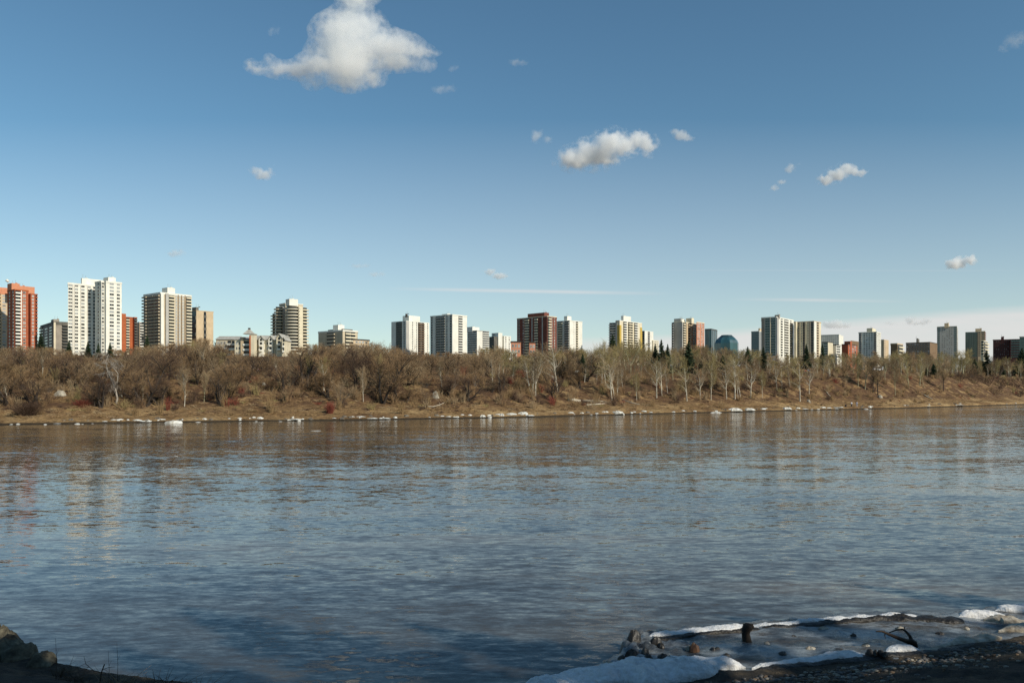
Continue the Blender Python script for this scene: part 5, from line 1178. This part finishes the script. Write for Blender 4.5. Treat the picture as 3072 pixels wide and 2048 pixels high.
t.links.new(cc, b.inputs['Base Color']); bp = t.nodes.new('ShaderNodeBump'); bp.inputs['Distance'].default_value = .09
t.links.new(tn(t, ob, 9, 7, .75), bp.inputs['Height']); t.links.new(bp.outputs[0], b.inputs['Normal'])
o = link('near_bank', fastmesh('near_bank', np.stack([X, Y, Z], -1).reshape(-1, 3), np.stack([i, i+1, i+m_+1, i+m_], 1), m_mud, smooth=True)); tag(o, kind='structure')
# ice shelf between the water and the bank
m_shelf = bpy.data.materials.new('wet_dirty_ice'); m_shelf.use_nodes = True; t = m_shelf.node_tree; b = t.nodes['Principled BSDF']
tcn = t.nodes.new('ShaderNodeTexCoord'); ob = tcn.outputs['Object']
cc = ramp(t, tn(t, ob, .9, 8, .72, (.45,1,1)), [(.36, (.010,.012,.014)), (.46, (.06,.068,.075)), (.56, (.21,.235,.25)), (.70, (.44,.46,.45))])
dm = ramp(t, tn(t, ob, 1.6, 8, .8, (.4,1,1)), [(.52,(0,0,0)),(.62,(1,1,1))]); cc = mixc(t, dm, cc, (.060,.044,.026)); t.links.new(cc, b.inputs['Base Color'])
rg = ramp(t, tn(t, ob, 1.2, 6, .7, (.5,1,1)), [(.35, (.10,.10,.10)), (.65, (.5,.5,.5))]); t.links.new(rg, b.inputs['Roughness'])
bp = t.nodes.new('ShaderNodeBump'); bp.inputs['Distance'].default_value = .05; t.links.new(tn(t, ob, 5, 8, .75, (.5,1,1)), bp.inputs['Height']); t.links.new(bp.outputs[0], b.inputs['Normal'])
xs = np.arange(-1, 26, .09); ys = np.arange(13, 27, .09); X, Y = np.meshgrid(xs, ys)
do = -seg_dist(X, Y, list(reversed(OUT))) ; di = seg_dist(X, Y, list(reversed(INN)))
inside = (do > 0); rag = fbm(X, Y, 5.0, 3.3)*.14
Z = .16+fbm(X, Y, 1.3, 5.1)*.05+fbm(X, Y, 4.2, 2.1)*.035+fbm(X, Y, 11., 4.)*.012
edge = np.clip((do+rag)/.18, 0, 1); Z = Z*edge-.25*(1-edge)
# broken blocks near the pointed end
tip = np.exp(-((X-W0(1880,1945)[0])**2+(Y-W0(1880,1945)[1])**2)/1.6); Z = Z+tip*np.maximum(0, fbm(X, Y, 6.0, 8.8))*.25*edge
n, m_ = X.shape; i = np.arange((n-1)*m_).reshape(n-1, m_)[:, :-1].ravel(); Q = np.stack([i, i+1, i+m_+1, i+m_], 1)
keep = ((do+rag).ravel()[Q].max(1) > -.05) & (di.ravel()[Q].max(1) > -.2) ; Q = Q[keep]
used, inv = np.unique(Q, return_inverse=True); VV = np.stack([X, Y, Z], -1).reshape(-1, 3)[used]
o = link('ice_shelf', fastmesh('ice_shelf', VV, inv.reshape(Q.shape), m_shelf, smooth=True)); tag(o, 'wet dirty blue-grey ice shelf along the near bank at lower right', 'ice sheet')
# snow rims
m_snow = mat('old_snow', (.70,.71,.72), rough=.75, spec=.2, col2=(.58,.57,.54), vscale=9.0, bump=.04, bscale=22)
m_dsnow = mat('dirty_snow', (.50,.46,.38), rough=.8, spec=.2, col2=(.22,.18,.13), vscale=4.0, bump=.04, bscale=12)
m_shaded_snow = mat('shade_darkened_snow', (.17,.15,.10), rough=.8, spec=.2, col2=(.04,.035,.025), vscale=4.0, bump=.05, bscale=12)  # shade of the lower left corner put into the snow's colour
def ridge(name, pts, label, m=None, seed=0, cat='snow bank', z0=.16):
    """pts (px, py, half width m, height m): lumpy bank of snow along a line"""
    if name == 'snow_bank': z0 = .2
    P = []
    for a, b_ in zip(pts[:-1], pts[1:]):
        xa, ya = W0(a[0], a[1], .2); xb, yb = W0(b_[0], b_[1], .2); k = max(2, int(math.hypot(xb-xa, yb-ya)/.045))
        for i in range(k): f = i/k; P.append((xa+(xb-xa)*f, ya+(yb-ya)*f, a[2]+(b_[2]-a[2])*f, a[3]+(b_[3]-a[3])*f))
    L_ = len(P); base = Vector((P[L_//2][0], P[L_//2][1], 0)); vs = []; nr = 23
    for i, (x, y, w, h) in enumerate(P):
        q = P[min(i+1, L_-1)]; p_ = P[max(i-1, 0)]; d = Vector((q[0]-p_[0], q[1]-p_[1], 0)).normalized(); nrm = Vector((-d.y, d.x, 0)); e = min(1, i/5+.05, (L_-1-i)/5+.05)
        n1_ = mn.noise(Vector((x*1.3, y*1.3, seed))); ww = w*.75*(1+.7*n1_)*e; hh = h*.42*(1+.9*mn.noise(Vector((x*2.1, y*2.1, seed+5))))*e
        for k in range(nr):
            a = math.pi*k/(nr-1); c = math.cos(a); s_ = max(0, math.sin(a))**.75
            v = Vector((x, y, 0))+nrm*(ww*c); nz = mn.noise(Vector((v.x*5, v.y*5, seed+9)))*.34*hh+mn.noise(Vector((v.x*14, v.y*14, seed)))*.22*hh+mn.noise(Vector((v.x*31, v.y*31, seed)))*.012
            z_ = z0+(-.10 if k in (0, nr-1) else hh*s_+nz); vs.append((v.x-base.x, v.y-base.y, z_))
    fs = [(i*nr+k, i*nr+k+1, (i+1)*nr+k+1, (i+1)*nr+k) for i in range(L_-1) for k in range(nr-1)]
    mb = MB(); mb.add(vs, fs, 0, True); o = mb.build(name, m or m_snow, None, base); tag(o, label, cat); return o
ridge('snow_ridge', [(1940,1905,.16,.12),(2000,1898,.22,.18),(2080,1889,.24,.16),(2150,1884,.26,.19),(2220,1879,.26,.18),(2270,1877,.22,.16),(2330,1870,.16,.12)], 'bright white snow rim along the outer edge of the ice shelf behind the stump', seed=1)
ridge('snow_ridge', [(2290,1876,.2,.16),(2360,1869,.2,.18),(2420,1863,.2,.18),(2450,1859,.22,.2),(2480,1858,.2,.16),(2540,1853,.18,.16),(2640,1848,.22,.2),(2700,1844,.25,.2),(2750,1845,.28,.22),(2765,1844,.12,.06)], 'thin crest of snow on the far edge of the ice shelf', seed=2)
ridge('snow_ridge', [(2875,1845,.10,.10),(2900,1840,.25,.20),(2960,1838,.35,.22),(3020,1838,.25,.16)], 'thick white snow rim at the far right edge of the ice shelf', seed=3)
ridge('snow_ridge', [(2985,1826,.12,.08),(3040,1823,.35,.24),(3110,1815,.4,.28),(3200,1805,.4,.3)], 'outermost white snow hump cut by the right edge of the picture', seed=4)
ridge('snow_ridge', [(2950,1852,.2,.14),(3000,1854,.32,.20),(3060,1862,.25,.14),(3130,1862,.2,.12)], 'lumpy snow behind the outermost hump at right', m_dsnow, seed=5)
ridge('snow_bank', [(1560,2095,.5,.2),(1680,2052,.55,.30),(1760,2032,.62,.34),(1850,2022,.75,.36),(1950,2018,.85,.40),(2050,2012,.80,.42),(2110,1998,.50,.40),(2170,1992,.36,.34),(2215,1996,.26,.22),(2245,2002,.12,.08)], 'broad smooth white snow bank at the bottom edge', seed=6)
ridge('snow_ridge', [(1795,1996,.1,.08),(1830,1989,.22,.14),(1880,1990,.25,.10),(1920,1993,.1,.05)], 'small grey snow hump behind the broad snow bank', m_dsnow, seed=16)
ridge('snow_bank', [(2255,2001,.1,.06),(2290,1996,.14,.1),(2330,1990,.10,.06),(2360,1988,.16,.10),(2400,1984,.20,.13),(2440,1981,.30,.18),(2500,1974,.34,.22),(2560,1966,.30,.21),(2605,1962,.18,.12)], 'narrow white snow bank between ice shelf and mud in the lower right', seed=7)
ridge('snow_bank', [(2655,1955,.12,.08),(2690,1948,.26,.22),(2740,1946,.32,.26),(2770,1950,.16,.12)], 'short white snow hump at the foot of the forked branch', seed=8)
ridge('snow_bank', [(2770,1955,.16,.08),(2820,1942,.16,.08),(2860,1930,.14,.10),(2910,1922,.25,.20),(2960,1914,.26,.20),(3010,1908,.12,.1)], 'dirty snow bank rising to the right behind the mud', m_dsnow, seed=9)
ridge('snow_bank', [(2995,1890,.15,.1),(3040,1888,.3,.2),(3100,1880,.35,.2),(3200,1868,.3,.2)], 'dim snow hump against the right edge of the picture', m_dsnow, seed=10)
ridge('snow_bank', [(-160,1925,.8,.9),(-60,1950,.75,1.0),(0,1958,.7,.95),(50,1972,.5,.8),(85,1982,.4,.65)], 'grey melting snow bank in the lower left corner', m_shaded_snow, seed=11)
ridge('snow_bank', [(88,1990,.34,.5),(120,1992,.42,.6),(150,2002,.3,.45)], 'smaller lump of melting snow in the lower left corner', m_shaded_snow, seed=12)
m_band = mat('wet_mud_crust', (.030,.024,.017), rough=.5, spec=.4, col2=(.008,.007,.006), vscale=6, bump=.05, bscale=14)
ridge('mud_crust', [(1935,1912,.10,.08),(2000,1906,.16,.10),(2090,1896,.14,.10),(2180,1890,.12,.12),(2290,1882,.14,.12),(2380,1873,.16,.16),(2500,1862,.16,.16),(2600,1857,.20,.2),(2700,1853,.26,.26),(2780,1853,.26,.24),(2850,1858,.2,.2),(2890,1850,.2,.2)], 'black muddy crust just inside the outer snow rim of the ice shelf', m_band, seed=21, cat='mud')
ridge('mud_crust', [(2260,2010,.10,.10),(2330,2002,.14,.12),(2440,1994,.16,.12),(2540,1982,.16,.12),(2620,1970,.16,.12),(2720,1962,.14,.1),(2830,1950,.14,.1),(2950,1930,.14,.1)], 'lumpy dark mud lip below the narrow snow banks at lower right', m_band, seed=22, cat='mud', z0=.2)
def bits(name, arr, m, label, cat, seed0, z=.2):
    for k, (px, py, w, h) in enumerate(arr):
        x, y = W0(px, py, z); o = link(name, lump(name, w, w*.75, h, m, seed0+k, 10), None, (x, y, z-.04), k*1.3); tag(o, label if len(arr) == 1 else label, cat, None if len(arr) == 1 else label+' group')
m_wet = mat('wet_dark_lump', (.035,.030,.024), rough=.5, spec=.5, col2=(.012,.011,.010), vscale=5, bump=.04, bscale=9)
bits('ice_chunk', [(1903,1920,.42,.26)], m_wet, 'black dirt-crusted ice chunk at the tip of the ice shelf', 'ice chunk', 1)
for k_, (px, py) in enumerate(((2300,1925),(2380,1905),(2470,1880),(2560,1900),(2600,1930),(2820,1895),(2900,1880),(2350,1955),(2430,1940),(2180,1960),(2700,1880),(2520,1945))):
    bits('ice_chunk', [(px, py, .16+.05*(k_ % 3), .05)], m_wet if k_ % 2 else m_dsnow, 'small frozen lump on the ice shelf around the stump and forked branch', 'ice chunk', 60+k_)
    bpy.context.scene.collection.objects[-1]['group'] = 'small frozen lumps on the ice shelf'
bits('ice_chunk', [(1968,1922,.25,.12)], m_wet, 'low black ice chunk right of the one at the tip', 'ice chunk', 2)
bits('ice_chunk', [(1898,1962,.3,.14),(1935,1952,.28,.12),(1945,1975,.3,.14),(1865,1978,.28,.14),(1985,1935,.22,.09),(1990,1965,.26,.08),(2140,1945,.2,.07),(2152,1943,.16,.06),(2015,1990,.18,.08)], m_wet, 'small dark ice chunk on the left part of the ice shelf', 'ice chunk', 5)
bits('shore_stone', [(2082,1948,.30,.18)], mat('brown_stone', (.10,.05,.025), rough=.5, col2=(.03,.018,.012), vscale=5), 'brown stone on the ice shelf left of the stump', 'stone', 30)
bits('ice_chunk', [(2070,1943,.2,.09)], m_dsnow, 'pale ice lump leaning on the brown stone', 'ice chunk', 33)
bits('shore_stone', [(2787,2001,.28,.14)], M_prock, 'pale stone on the dark mud at lower right', 'stone', 36, .42)
bits('mud_clod', [(2610,1955,.2,.1),(2626,1957,.14,.1),(2642,1958,.18,.1),(2655,1962,.16,.09)], m_wet, 'dark clod between two snow humps', 'clod', 40, .3)
# pebbles and straw on the mud
Vs, Qs, Ms, off = [], [], [], 0; rp = random.Random(8); mb = MB(); ic = [Vector(v.co) for v in ICO0.vertices]; ifc = [tuple(p.vertices) for p in ICO0.polygons]
for k in range(1500):
    px = rp.uniform(1850, 3120); py = np.interp(px, [1850,2100,2237,2600,2862,3072], [2060,2030,2010,1972,1930,1898])+abs(rp.gauss(0, 1))*60+4
    x, y = W0(px, py, .35); z = float(near_h(np.array(x), np.array(y))); r_ = rp.uniform(.012, .05)
    mb.add([(x+v.x*r_*1.3, y+v.y*r_, z+v.z*r_*.7+r_*.2) for v in ic], ifc, rp.choice((0,0,1,2)), True)
o = mb.build('beach_pebbles', [mat('grey_pebble', (.10,.095,.09), rough=.7), mat('brown_pebble', (.16,.11,.07), rough=.8), mat('pale_pebble', (.30,.27,.22), rough=.8)]); tag(o, 'pebbles and grit strewn over the near mud', 'pebbles', kind='stuff')
rng = np.random.default_rng(12)
for k in range(260):
    px = rng.uniform(1950, 3120); py = np.interp(px, [1850,2100,2237,2600,2862,3072], [2060,2030,2010,1972,1930,1898])+rng.uniform(8, 150)
    x, y = W0(px, py, .45); tuft(x, y, float(near_h(np.array(x), np.array(y))), rng.uniform(.04,.14), 7, .12, int(rng.integers(0,2)), .003)
o = link('dead_grass', fastmesh('dead_grass', np.concatenate(Vs), np.concatenate(Qs), [mat('dead_grass_straw', (.26,.18,.09), rough=.9), mat('dead_grass_brown', (.10,.065,.035), rough=.9)], np.concatenate(Ms))); tag(o, 'sparse dead grass stubble on the near mud', 'grass', kind='stuff')
# stump
x, y = W0(2240, 1921, .18); k_ = y/F; mb = MB()
mb.tube([(0.02,0,-.12),(0,0,.05),(-.02,0,.16),(-.01,0,.25),(.03,0,.33),(.06,0,.385)], [.125,.108,.095,.105,.12,.075], 12)
mb.tube([(.03,0,.33),(.13,0,.34),(.15,0,.30)], [.085,.06,.035], 8)
for v in range(len(mb.v)):
    q = Vector(mb.v[v]); mb.v[v] = tuple(q+Vector((mn.noise(q*14), mn.noise(q*14+Vector((5,5,5))), 0))*.022)
o = mb.build('tree_stump', mat('wet_stump', (.012,.010,.009), rough=.8, col2=(.03,.022,.016), vscale=8), None, (x, y, .18)); tag(o, 'short black stump standing upright in the ice shelf', 'stump')
# forked dead branch
x, y = W0(2742, 1934, .2); b0 = Vector((x, y, .2))
def q_(px, py, dy=0.0): D = y+dy; return Vector((at(px, D), D, zat(py, D)))-b0
mb = MB(); mb.tube([q_(2748,1940), q_(2742,1930), q_(2732,1922), q_(2720,1925)], [.05,.085,.07,.05], 8)
mb.tube([q_(2728,1924), q_(2700,1915,-.1), q_(2664,1900,-.2), q_(2645,1892,-.25), q_(2628,1893,-.3)], [.055,.045,.032,.022,.012], 7)
mb.tube([q_(2738,1926), q_(2729,1906,.1), q_(2718,1893,.15), q_(2708,1886,.2), q_(2690,1888,.2), q_(2668,1896,.1)], [.05,.034,.028,.022,.018,.010], 7)
mb.tube([q_(2712,1887,.2), q_(2714,1878,.2)], [.014,.008], 5); mb.tube([q_(2656,1896,-.2), q_(2654,1906,-.2), q_(2657,1914,-.2)], [.016,.012,.006], 5); mb.tube([q_(2655,1896,-.2), q_(2652,1888,-.2)], [.012,.006], 5)
o = mb.build('dead_branch', mat('wet_bark', (.055,.032,.018), rough=.7, col2=(.018,.012,.008), vscale=9), None, b0); tag(o, 'forked dead branch sticking up from the ice shelf at right', 'branch')
# twigs and dead stalks along the near bank
def stalks(name, px, py, n, h, spread, m, label, rad=.006, seed=0):
    global Vs, Qs, Ms, off, rng
    Vs, Qs, Ms, off = [], [], [], 0; rng = np.random.default_rng(seed)
    x, y = W0(px, py, .3); z = float(near_h(np.array(x), np.array(y))); tuft(0, 0, .05, h, n, spread, 0, rad); tuft(0, 0, .05, h*.5, n, spread*1.3, 0, rad)
    o = link(name, fastmesh(name, np.concatenate(Vs), np.concatenate(Qs), m), None, (x, y, z)); tag(o, label, 'dry plant')
m_tw = mat('dead_stalks', (.060,.040,.024), rough=.9); m_st = mat('straw_stalks', (.22,.15,.08), rough=.9)
stalks('dead_weed', 180, 2026, 22, .35, .5, m_tw, 'dark weed clump beside the snow lump at lower left', seed=1)
stalks('dead_weed', 215, 2034, 20, .30, .45, m_tw, 'second dark weed clump at lower left', seed=2)
stalks('dead_weed', 350, 2060, 22, .38, .6, m_st, 'straw weed clump right of the forked twig', seed=3)
stalks('dead_weed', 480, 2066, 26, .30, .6, m_tw, 'dark twiggy clump cut by the bottom edge', seed=4)
stalks('dead_weed', 590, 2072, 36, .34, .6, m_st, 'pale dry grass clump cut by the bottom edge', seed=5)
x, y = W0(298, 2050, .3); b0 = Vector((x, y, float(near_h(np.array(x), np.array(y)))))
mb = MB(); mb.tube([q_(298,2058), q_(300,2030), q_(303,2005), q_(310,1990)] if False else [Vector((0,0,-.05)), Vector((.02,0,.18)), Vector((.05,0,.33)), Vector((.10,.0,.46))], [.016,.013,.011,.012], 6)
mb.tube([Vector((.05,0,.30)), Vector((-.10,0,.33)), Vector((-.26,0,.46)), Vector((-.30,0,.62))], [.008,.007,.005,.003], 5); mb.tube([Vector((.07,0,.36)), Vector((.18,0,.40)), Vector((.3,0,.41))], [.006,.005,.003], 5)
mb.tube([Vector((-.20,0,.40)), Vector((-.33,0,.41))], [.004,.003], 5)
o = mb.build('dead_twig', m_tw, None, b0); tag(o, 'forked upright twig at the lower left edge of the water', 'twig')
for px, h, lb in ((352, .85, 'tall thin bare stalk right of the forked twig'), (326, .7, 'thinner bare stalk beside the forked twig'), (168, .8, 'lone thin stalk by the melting snow at lower left')):
    x, y = W0(px, 2052, .3); mb = MB(); mb.tube([(0,0,-.05),(.01,0,h*.5),(-.01,0,h)], [.005,.004,.002], 5); mb.tube([(.01,0,h*.6),(.06,0,h*.75)], [.003,.001], 4)
    o = mb.build('dead_stalk', m_tw, None, (x, y, float(near_h(np.array(x), np.array(y))))); tag(o, lb, 'stalk')
x, y = W0(500, 2052, .3); mb = MB(); mb.tube([(-.35,0,0),(-.1,0,.10),(.12,0,.26)], [.02,.02,.014], 6); mb.tube([(-.1,0,.1),(.25,0,.08),(.6,0,.13)], [.01,.008,.004], 5); mb.tube([(.3,0,.09),(.42,0,.18)], [.006,.003], 5)
o = mb.build('dead_branch', m_tw, None, (x, y, .12)); tag(o, 'dark broken branch poking up at the bottom edge left of centre', 'branch')

# unseen spruces added behind and right of the viewpoint to shade the near shore
for i in range(12):
    k = i-7; x, y = 22+k*3.1, 1.2+k*1.15; z = float(near_h(np.array(x), np.array(y)))
    if 1.5 > abs(x) and abs(y) < 3: continue
    h = 13.6+1.6*math.sin(i*2.4)+.12*k+(7.5 if k < -2 else (4.0 if k < 1 else 0))
    if 1 not in _SP: spruce(1966,1130,1028,'x')
    o = empty('spruce_tree', (x, y, z-.2), 'spruce on the near bank beside the viewpoint', 'tree', 'spruces on the near bank', i*1.1)
    o.scale = (h/10*1.15, h/10*1.15, h/10); link('crown', _SP[1+i % 2][0], o); link('trunk', _SP[1+i % 2][1], o)
# ---------------------------------------------------------------- clouds: sunlit volumes, each at its own distance
def cloud(name, label, alt, blobs, dens=0.02, seed=0, group=None):
    """blobs: (px, py, rx, ry, weight) in photo pixels; the cloud hangs at altitude alt (m) above the river"""
    cx = sum(b[0] for b in blobs)/len(blobs); cy = sum(b[1] for b in blobs)/len(blobs)
    D = (alt-CAMZ)/((PY0-cy)/F); k = D/F
    c = Vector((at(cx, D), D, zat(cy, D)))
    rr = random.Random(seed); mb = MB(); B = []
    ico = [(Vector(v.co)) for v in ICO.vertices]; icf = [tuple(p.vertices) for p in ICO.polygons]
    for (bx, by, rx, ry, *w) in blobs:
        w = w[0] if w else 1.0
        p = Vector(((bx-cx)*k, rr.uniform(-.25,.25)*rx*k, (cy-by)*k)); r = Vector((rx*k, min(rx, ry*2.0)*k*.6, ry*k))
        B.append((p, r, w))
        mb.add([Vector((p.x+v.x*r.x*1.25, p.y+v.y*r.y*1.25, p.z+v.z*r.z*1.25)) for v in ico], icf)
    m = bpy.data.materials.new('cloud_vapour'); m.use_nodes = True; t = m.node_tree
    for n in list(t.nodes): t.nodes.remove(n)
    out = t.nodes.new('ShaderNodeOutputMaterial'); pv = t.nodes.new('ShaderNodeVolumePrincipled')
    pv.inputs['Color'].default_value = (1,1,1,1); pv.inputs['Anisotropy'].default_value = 0.0
    t.links.new(pv.outputs[0], out.inputs['Volume'])
    def M(op, a, b=None, clamp=False):
        n = t.nodes.new('ShaderNodeMath'); n.operation = op; n.use_clamp = clamp
        for i, v in enumerate((a, b)):
            if v is None: continue
            if isinstance(v, (int, float)): n.inputs[i].default_value = v
            else: t.links.new(v, n.inputs[i])
        return n.outputs[0]
    def SM(a, b):
        n = t.nodes.new('ShaderNodeMath'); n.operation = 'SMOOTH_MAX'; t.links.new(a, n.inputs[0]); t.links.new(b, n.inputs[1]); n.inputs[2].default_value = .35; return n.outputs[0]
    tcx = t.nodes.new('ShaderNodeTexCoord'); base0 = tcx.outputs['Object']
    med = sorted(min(r.x, r.z) for _, r, _ in B)[len(B)//2]
    wn = t.nodes.new('ShaderNodeTexNoise'); wn.inputs['Scale'].default_value = 1.0/med; wn.inputs['Detail'].default_value = 7
    wn.inputs['Roughness'].default_value = .6; t.links.new(base0, wn.inputs[0])
    w1 = t.nodes.new('ShaderNodeVectorMath'); w1.operation = 'SUBTRACT'; t.links.new(wn.outputs['Color'], w1.inputs[0]); w1.inputs[1].default_value = (.5,.5,.5)
    w2 = t.nodes.new('ShaderNodeVectorMath'); w2.operation = 'SCALE'; t.links.new(w1.outputs[0], w2.inputs[0]); w2.inputs['Scale'].default_value = med*1.7
    w3 = t.nodes.new('ShaderNodeVectorMath'); w3.operation = 'ADD'; t.links.new(base0, w3.inputs[0]); t.links.new(w2.outputs[0], w3.inputs[1])
    base = w3.outputs[0]
    acc = None
    for p, r, w in B:
        mp = t.nodes.new('ShaderNodeVectorMath'); mp.operation = 'SUBTRACT'; t.links.new(base, mp.inputs[0]); mp.inputs[1].default_value = p
        dv = t.nodes.new('ShaderNodeVectorMath'); dv.operation = 'DIVIDE'; t.links.new(mp.outputs[0], dv.inputs[0]); dv.inputs[1].default_value = r
        ln = t.nodes.new('ShaderNodeVectorMath'); ln.operation = 'LENGTH'; t.links.new(dv.outputs[0], ln.inputs[0])
        f = M('MULTIPLY', M('SUBTRACT', 1.0, ln.outputs['Value'], True), w)
        acc = f if acc is None else SM(acc, f)
    nz = t.nodes.new('ShaderNodeTexNoise'); nz.inputs['Scale'].default_value = 1.5/med; nz.inputs['Detail'].default_value = 9
    nz.inputs['Roughness'].default_value = .72; t.links.new(base0, nz.inputs[0])
    d = M('SUBTRACT', M('MULTIPLY', acc, 1.9), M('MULTIPLY', nz.outputs[0], 1.45))
    d = M('MULTIPLY', M('MULTIPLY', M('ADD', d, 0.37), 1.8, True), dens*3.4)
    t.links.new(d, pv.inputs['Density'])
    m.cycles.volume_step_rate = 1.0
    o = mb.build(name, m, None, c); rm = o.modifiers.new('hull', 'REMESH'); rm.mode = 'VOXEL'; rm.voxel_size = med*.22; tag(o, label, 'cloud', group, 'thing'); return o
_mb = bpy.data.meshes.new('ico')
import bmesh
_b = bmesh.new(); bmesh.ops.create_icosphere(_b, subdivisions=2, radius=1.0); _b.to_mesh(_mb); _b.free(); ICO = _mb
def c1(pts, dx=680, dy=0, s=3.267): return [(dx+a/s, dy+b/s, c/s, d/s, *e) for a, b, c, d, *e in pts]
HERO = [(1260,20,170,150),(1300,-120,210,160),(1200,200,230,170),(1130,330,280,190),(1320,300,240,190),(1450,220,110,110,.8),
 (1200,500,380,210),(1500,430,270,170),(1700,480,230,130),(1860,520,170,80,.9),(2000,512,110,34,.8),(1660,600,250,100),
 (1930,630,120,70,.5),(1200,690,300,160),(1200,800,200,100,.9),(1430,770,130,80),(900,640,220,110),(700,670,190,90),
 (500,670,150,85),(420,590,60,60,.8),(330,690,110,55,.8),(240,640,80,60,.8),(840,790,120,80,.45)]
cloud('cloud', 'biggest white cloud, with a tall peak and a thin tail trailing left', 1500, c1(HERO), dens=0.006, seed=1)
c2s = 1.96
cloud('cloud', 'mid-sized white cloud right of centre, rising towards its right end', 1500,
      c1([(450,260,130,75),(560,230,150,95),(650,180,120,85),(730,195,100,70),(820,155,100,60),(870,190,70,70),(640,275,80,40,.8)],1500,340,c2s), dens=0.008, seed=2)
cloud('cloud', 'small wisp of cloud just right of the mid-sized white cloud', 1500,
      c1([(1030,110,40,30,.8),(1070,130,70,42,.8),(1110,150,45,25,.7)],1500,340,c2s), dens=0.006, seed=3)
cloud('cloud', 'faint puff of cloud just left of the mid-sized white cloud', 1500,
      c1([(215,135,60,50,.65),(285,155,50,34,.5)],1500,340,c2s), dens=0.004, seed=4)
cloud('cloud', 'small white cloud at right with a hooked right end', 1500,
      c1([(1920,390,65,38),(1985,360,75,48),(2040,325,60,45),(2080,335,60,32),(2125,350,45,28,.9)],1500,340,c2s), dens=0.009, seed=5)
cloud('cloud', 'faint pinkish puff, upper of the pair left of the hooked cloud', 1500,
      c1([(1705,325,50,38,.7),(1760,300,40,16,.4)],1500,340,c2s), dens=0.005, seed=6)
cloud('cloud', 'faint slanting wisp, lower of the pair left of the hooked cloud', 1500,
      c1([(1610,440,42,26,.75),(1655,408,42,22,.7)],1500,340,c2s), dens=0.006, seed=7)
cloud('cloud', 'bright low oval cloud at far right above the towers', 1500,
      c1([(1790,140,75,52),(1850,125,80,62),(1925,105,75,48)],2172,740,2.613), dens=0.007, seed=8)
cloud('cloud', 'faint ragged puff at left below the big cloud', 1500, [(765,512,32,14,.6),(790,525,36,22,.75),(812,515,22,22,.6)], dens=0.006, seed=9)
cloud('cloud', 'faint low puff in the middle just above the contrail', 1500, [(1470,815,26,14,.75),(1500,828,34,14,.8)], dens=0.005, seed=10)
cloud('cloud', 'dim cloud in the upper right corner of the sky', 1500, [(3010,145,30,26,.5),(3040,125,42,32,.55),(3080,110,46,34,.55)], dens=0.0025, seed=11)
cloud('cloud', 'low pinkish cloud behind the slab tower with vertical stripes', 1500, c1([(820,610,70,40,.9),(890,605,80,45,.9),(960,615,60,30,.8)],2172,740,2.613), dens=0.003, seed=12)
cloud('cloud', 'low cloud bank with two pale humps near the right horizon', 1500, c1([(1460,575,60,38,.9),(1600,580,50,28,.9),(1530,598,130,24,.7),(1310,600,80,16,.6)],2172,740,2.613), dens=0.003, seed=13)
for k, (px, py, rx, ry, lb) in enumerate(((822,92,16,20,'tiny faint wisp left of the big cloud'),(1332,268,34,16,'tiny faint wisp below the right tip of the big cloud'),(1362,205,18,12,'tiny faint wisp right of the tip of the big cloud'),(1555,188,26,14,'tiny faint wisp between the big cloud and the mid-sized one'),
     (1082,797,28,9,'faint flat wisp low in the sky above the low beige block'),(1132,822,24,10,'faint flat wisp low in the sky left of the white towers'),(528,757,28,16,'faint pinkish wisp low in the sky above the beige balcony tower'))):
    cloud('cloud', lb, 1500, [(px-rx*.4,py+ry*.2,rx*1.1,ry,.62),(px+rx*.5,py-ry*.1,rx,ry,.58)], dens=0.003, seed=40+k)
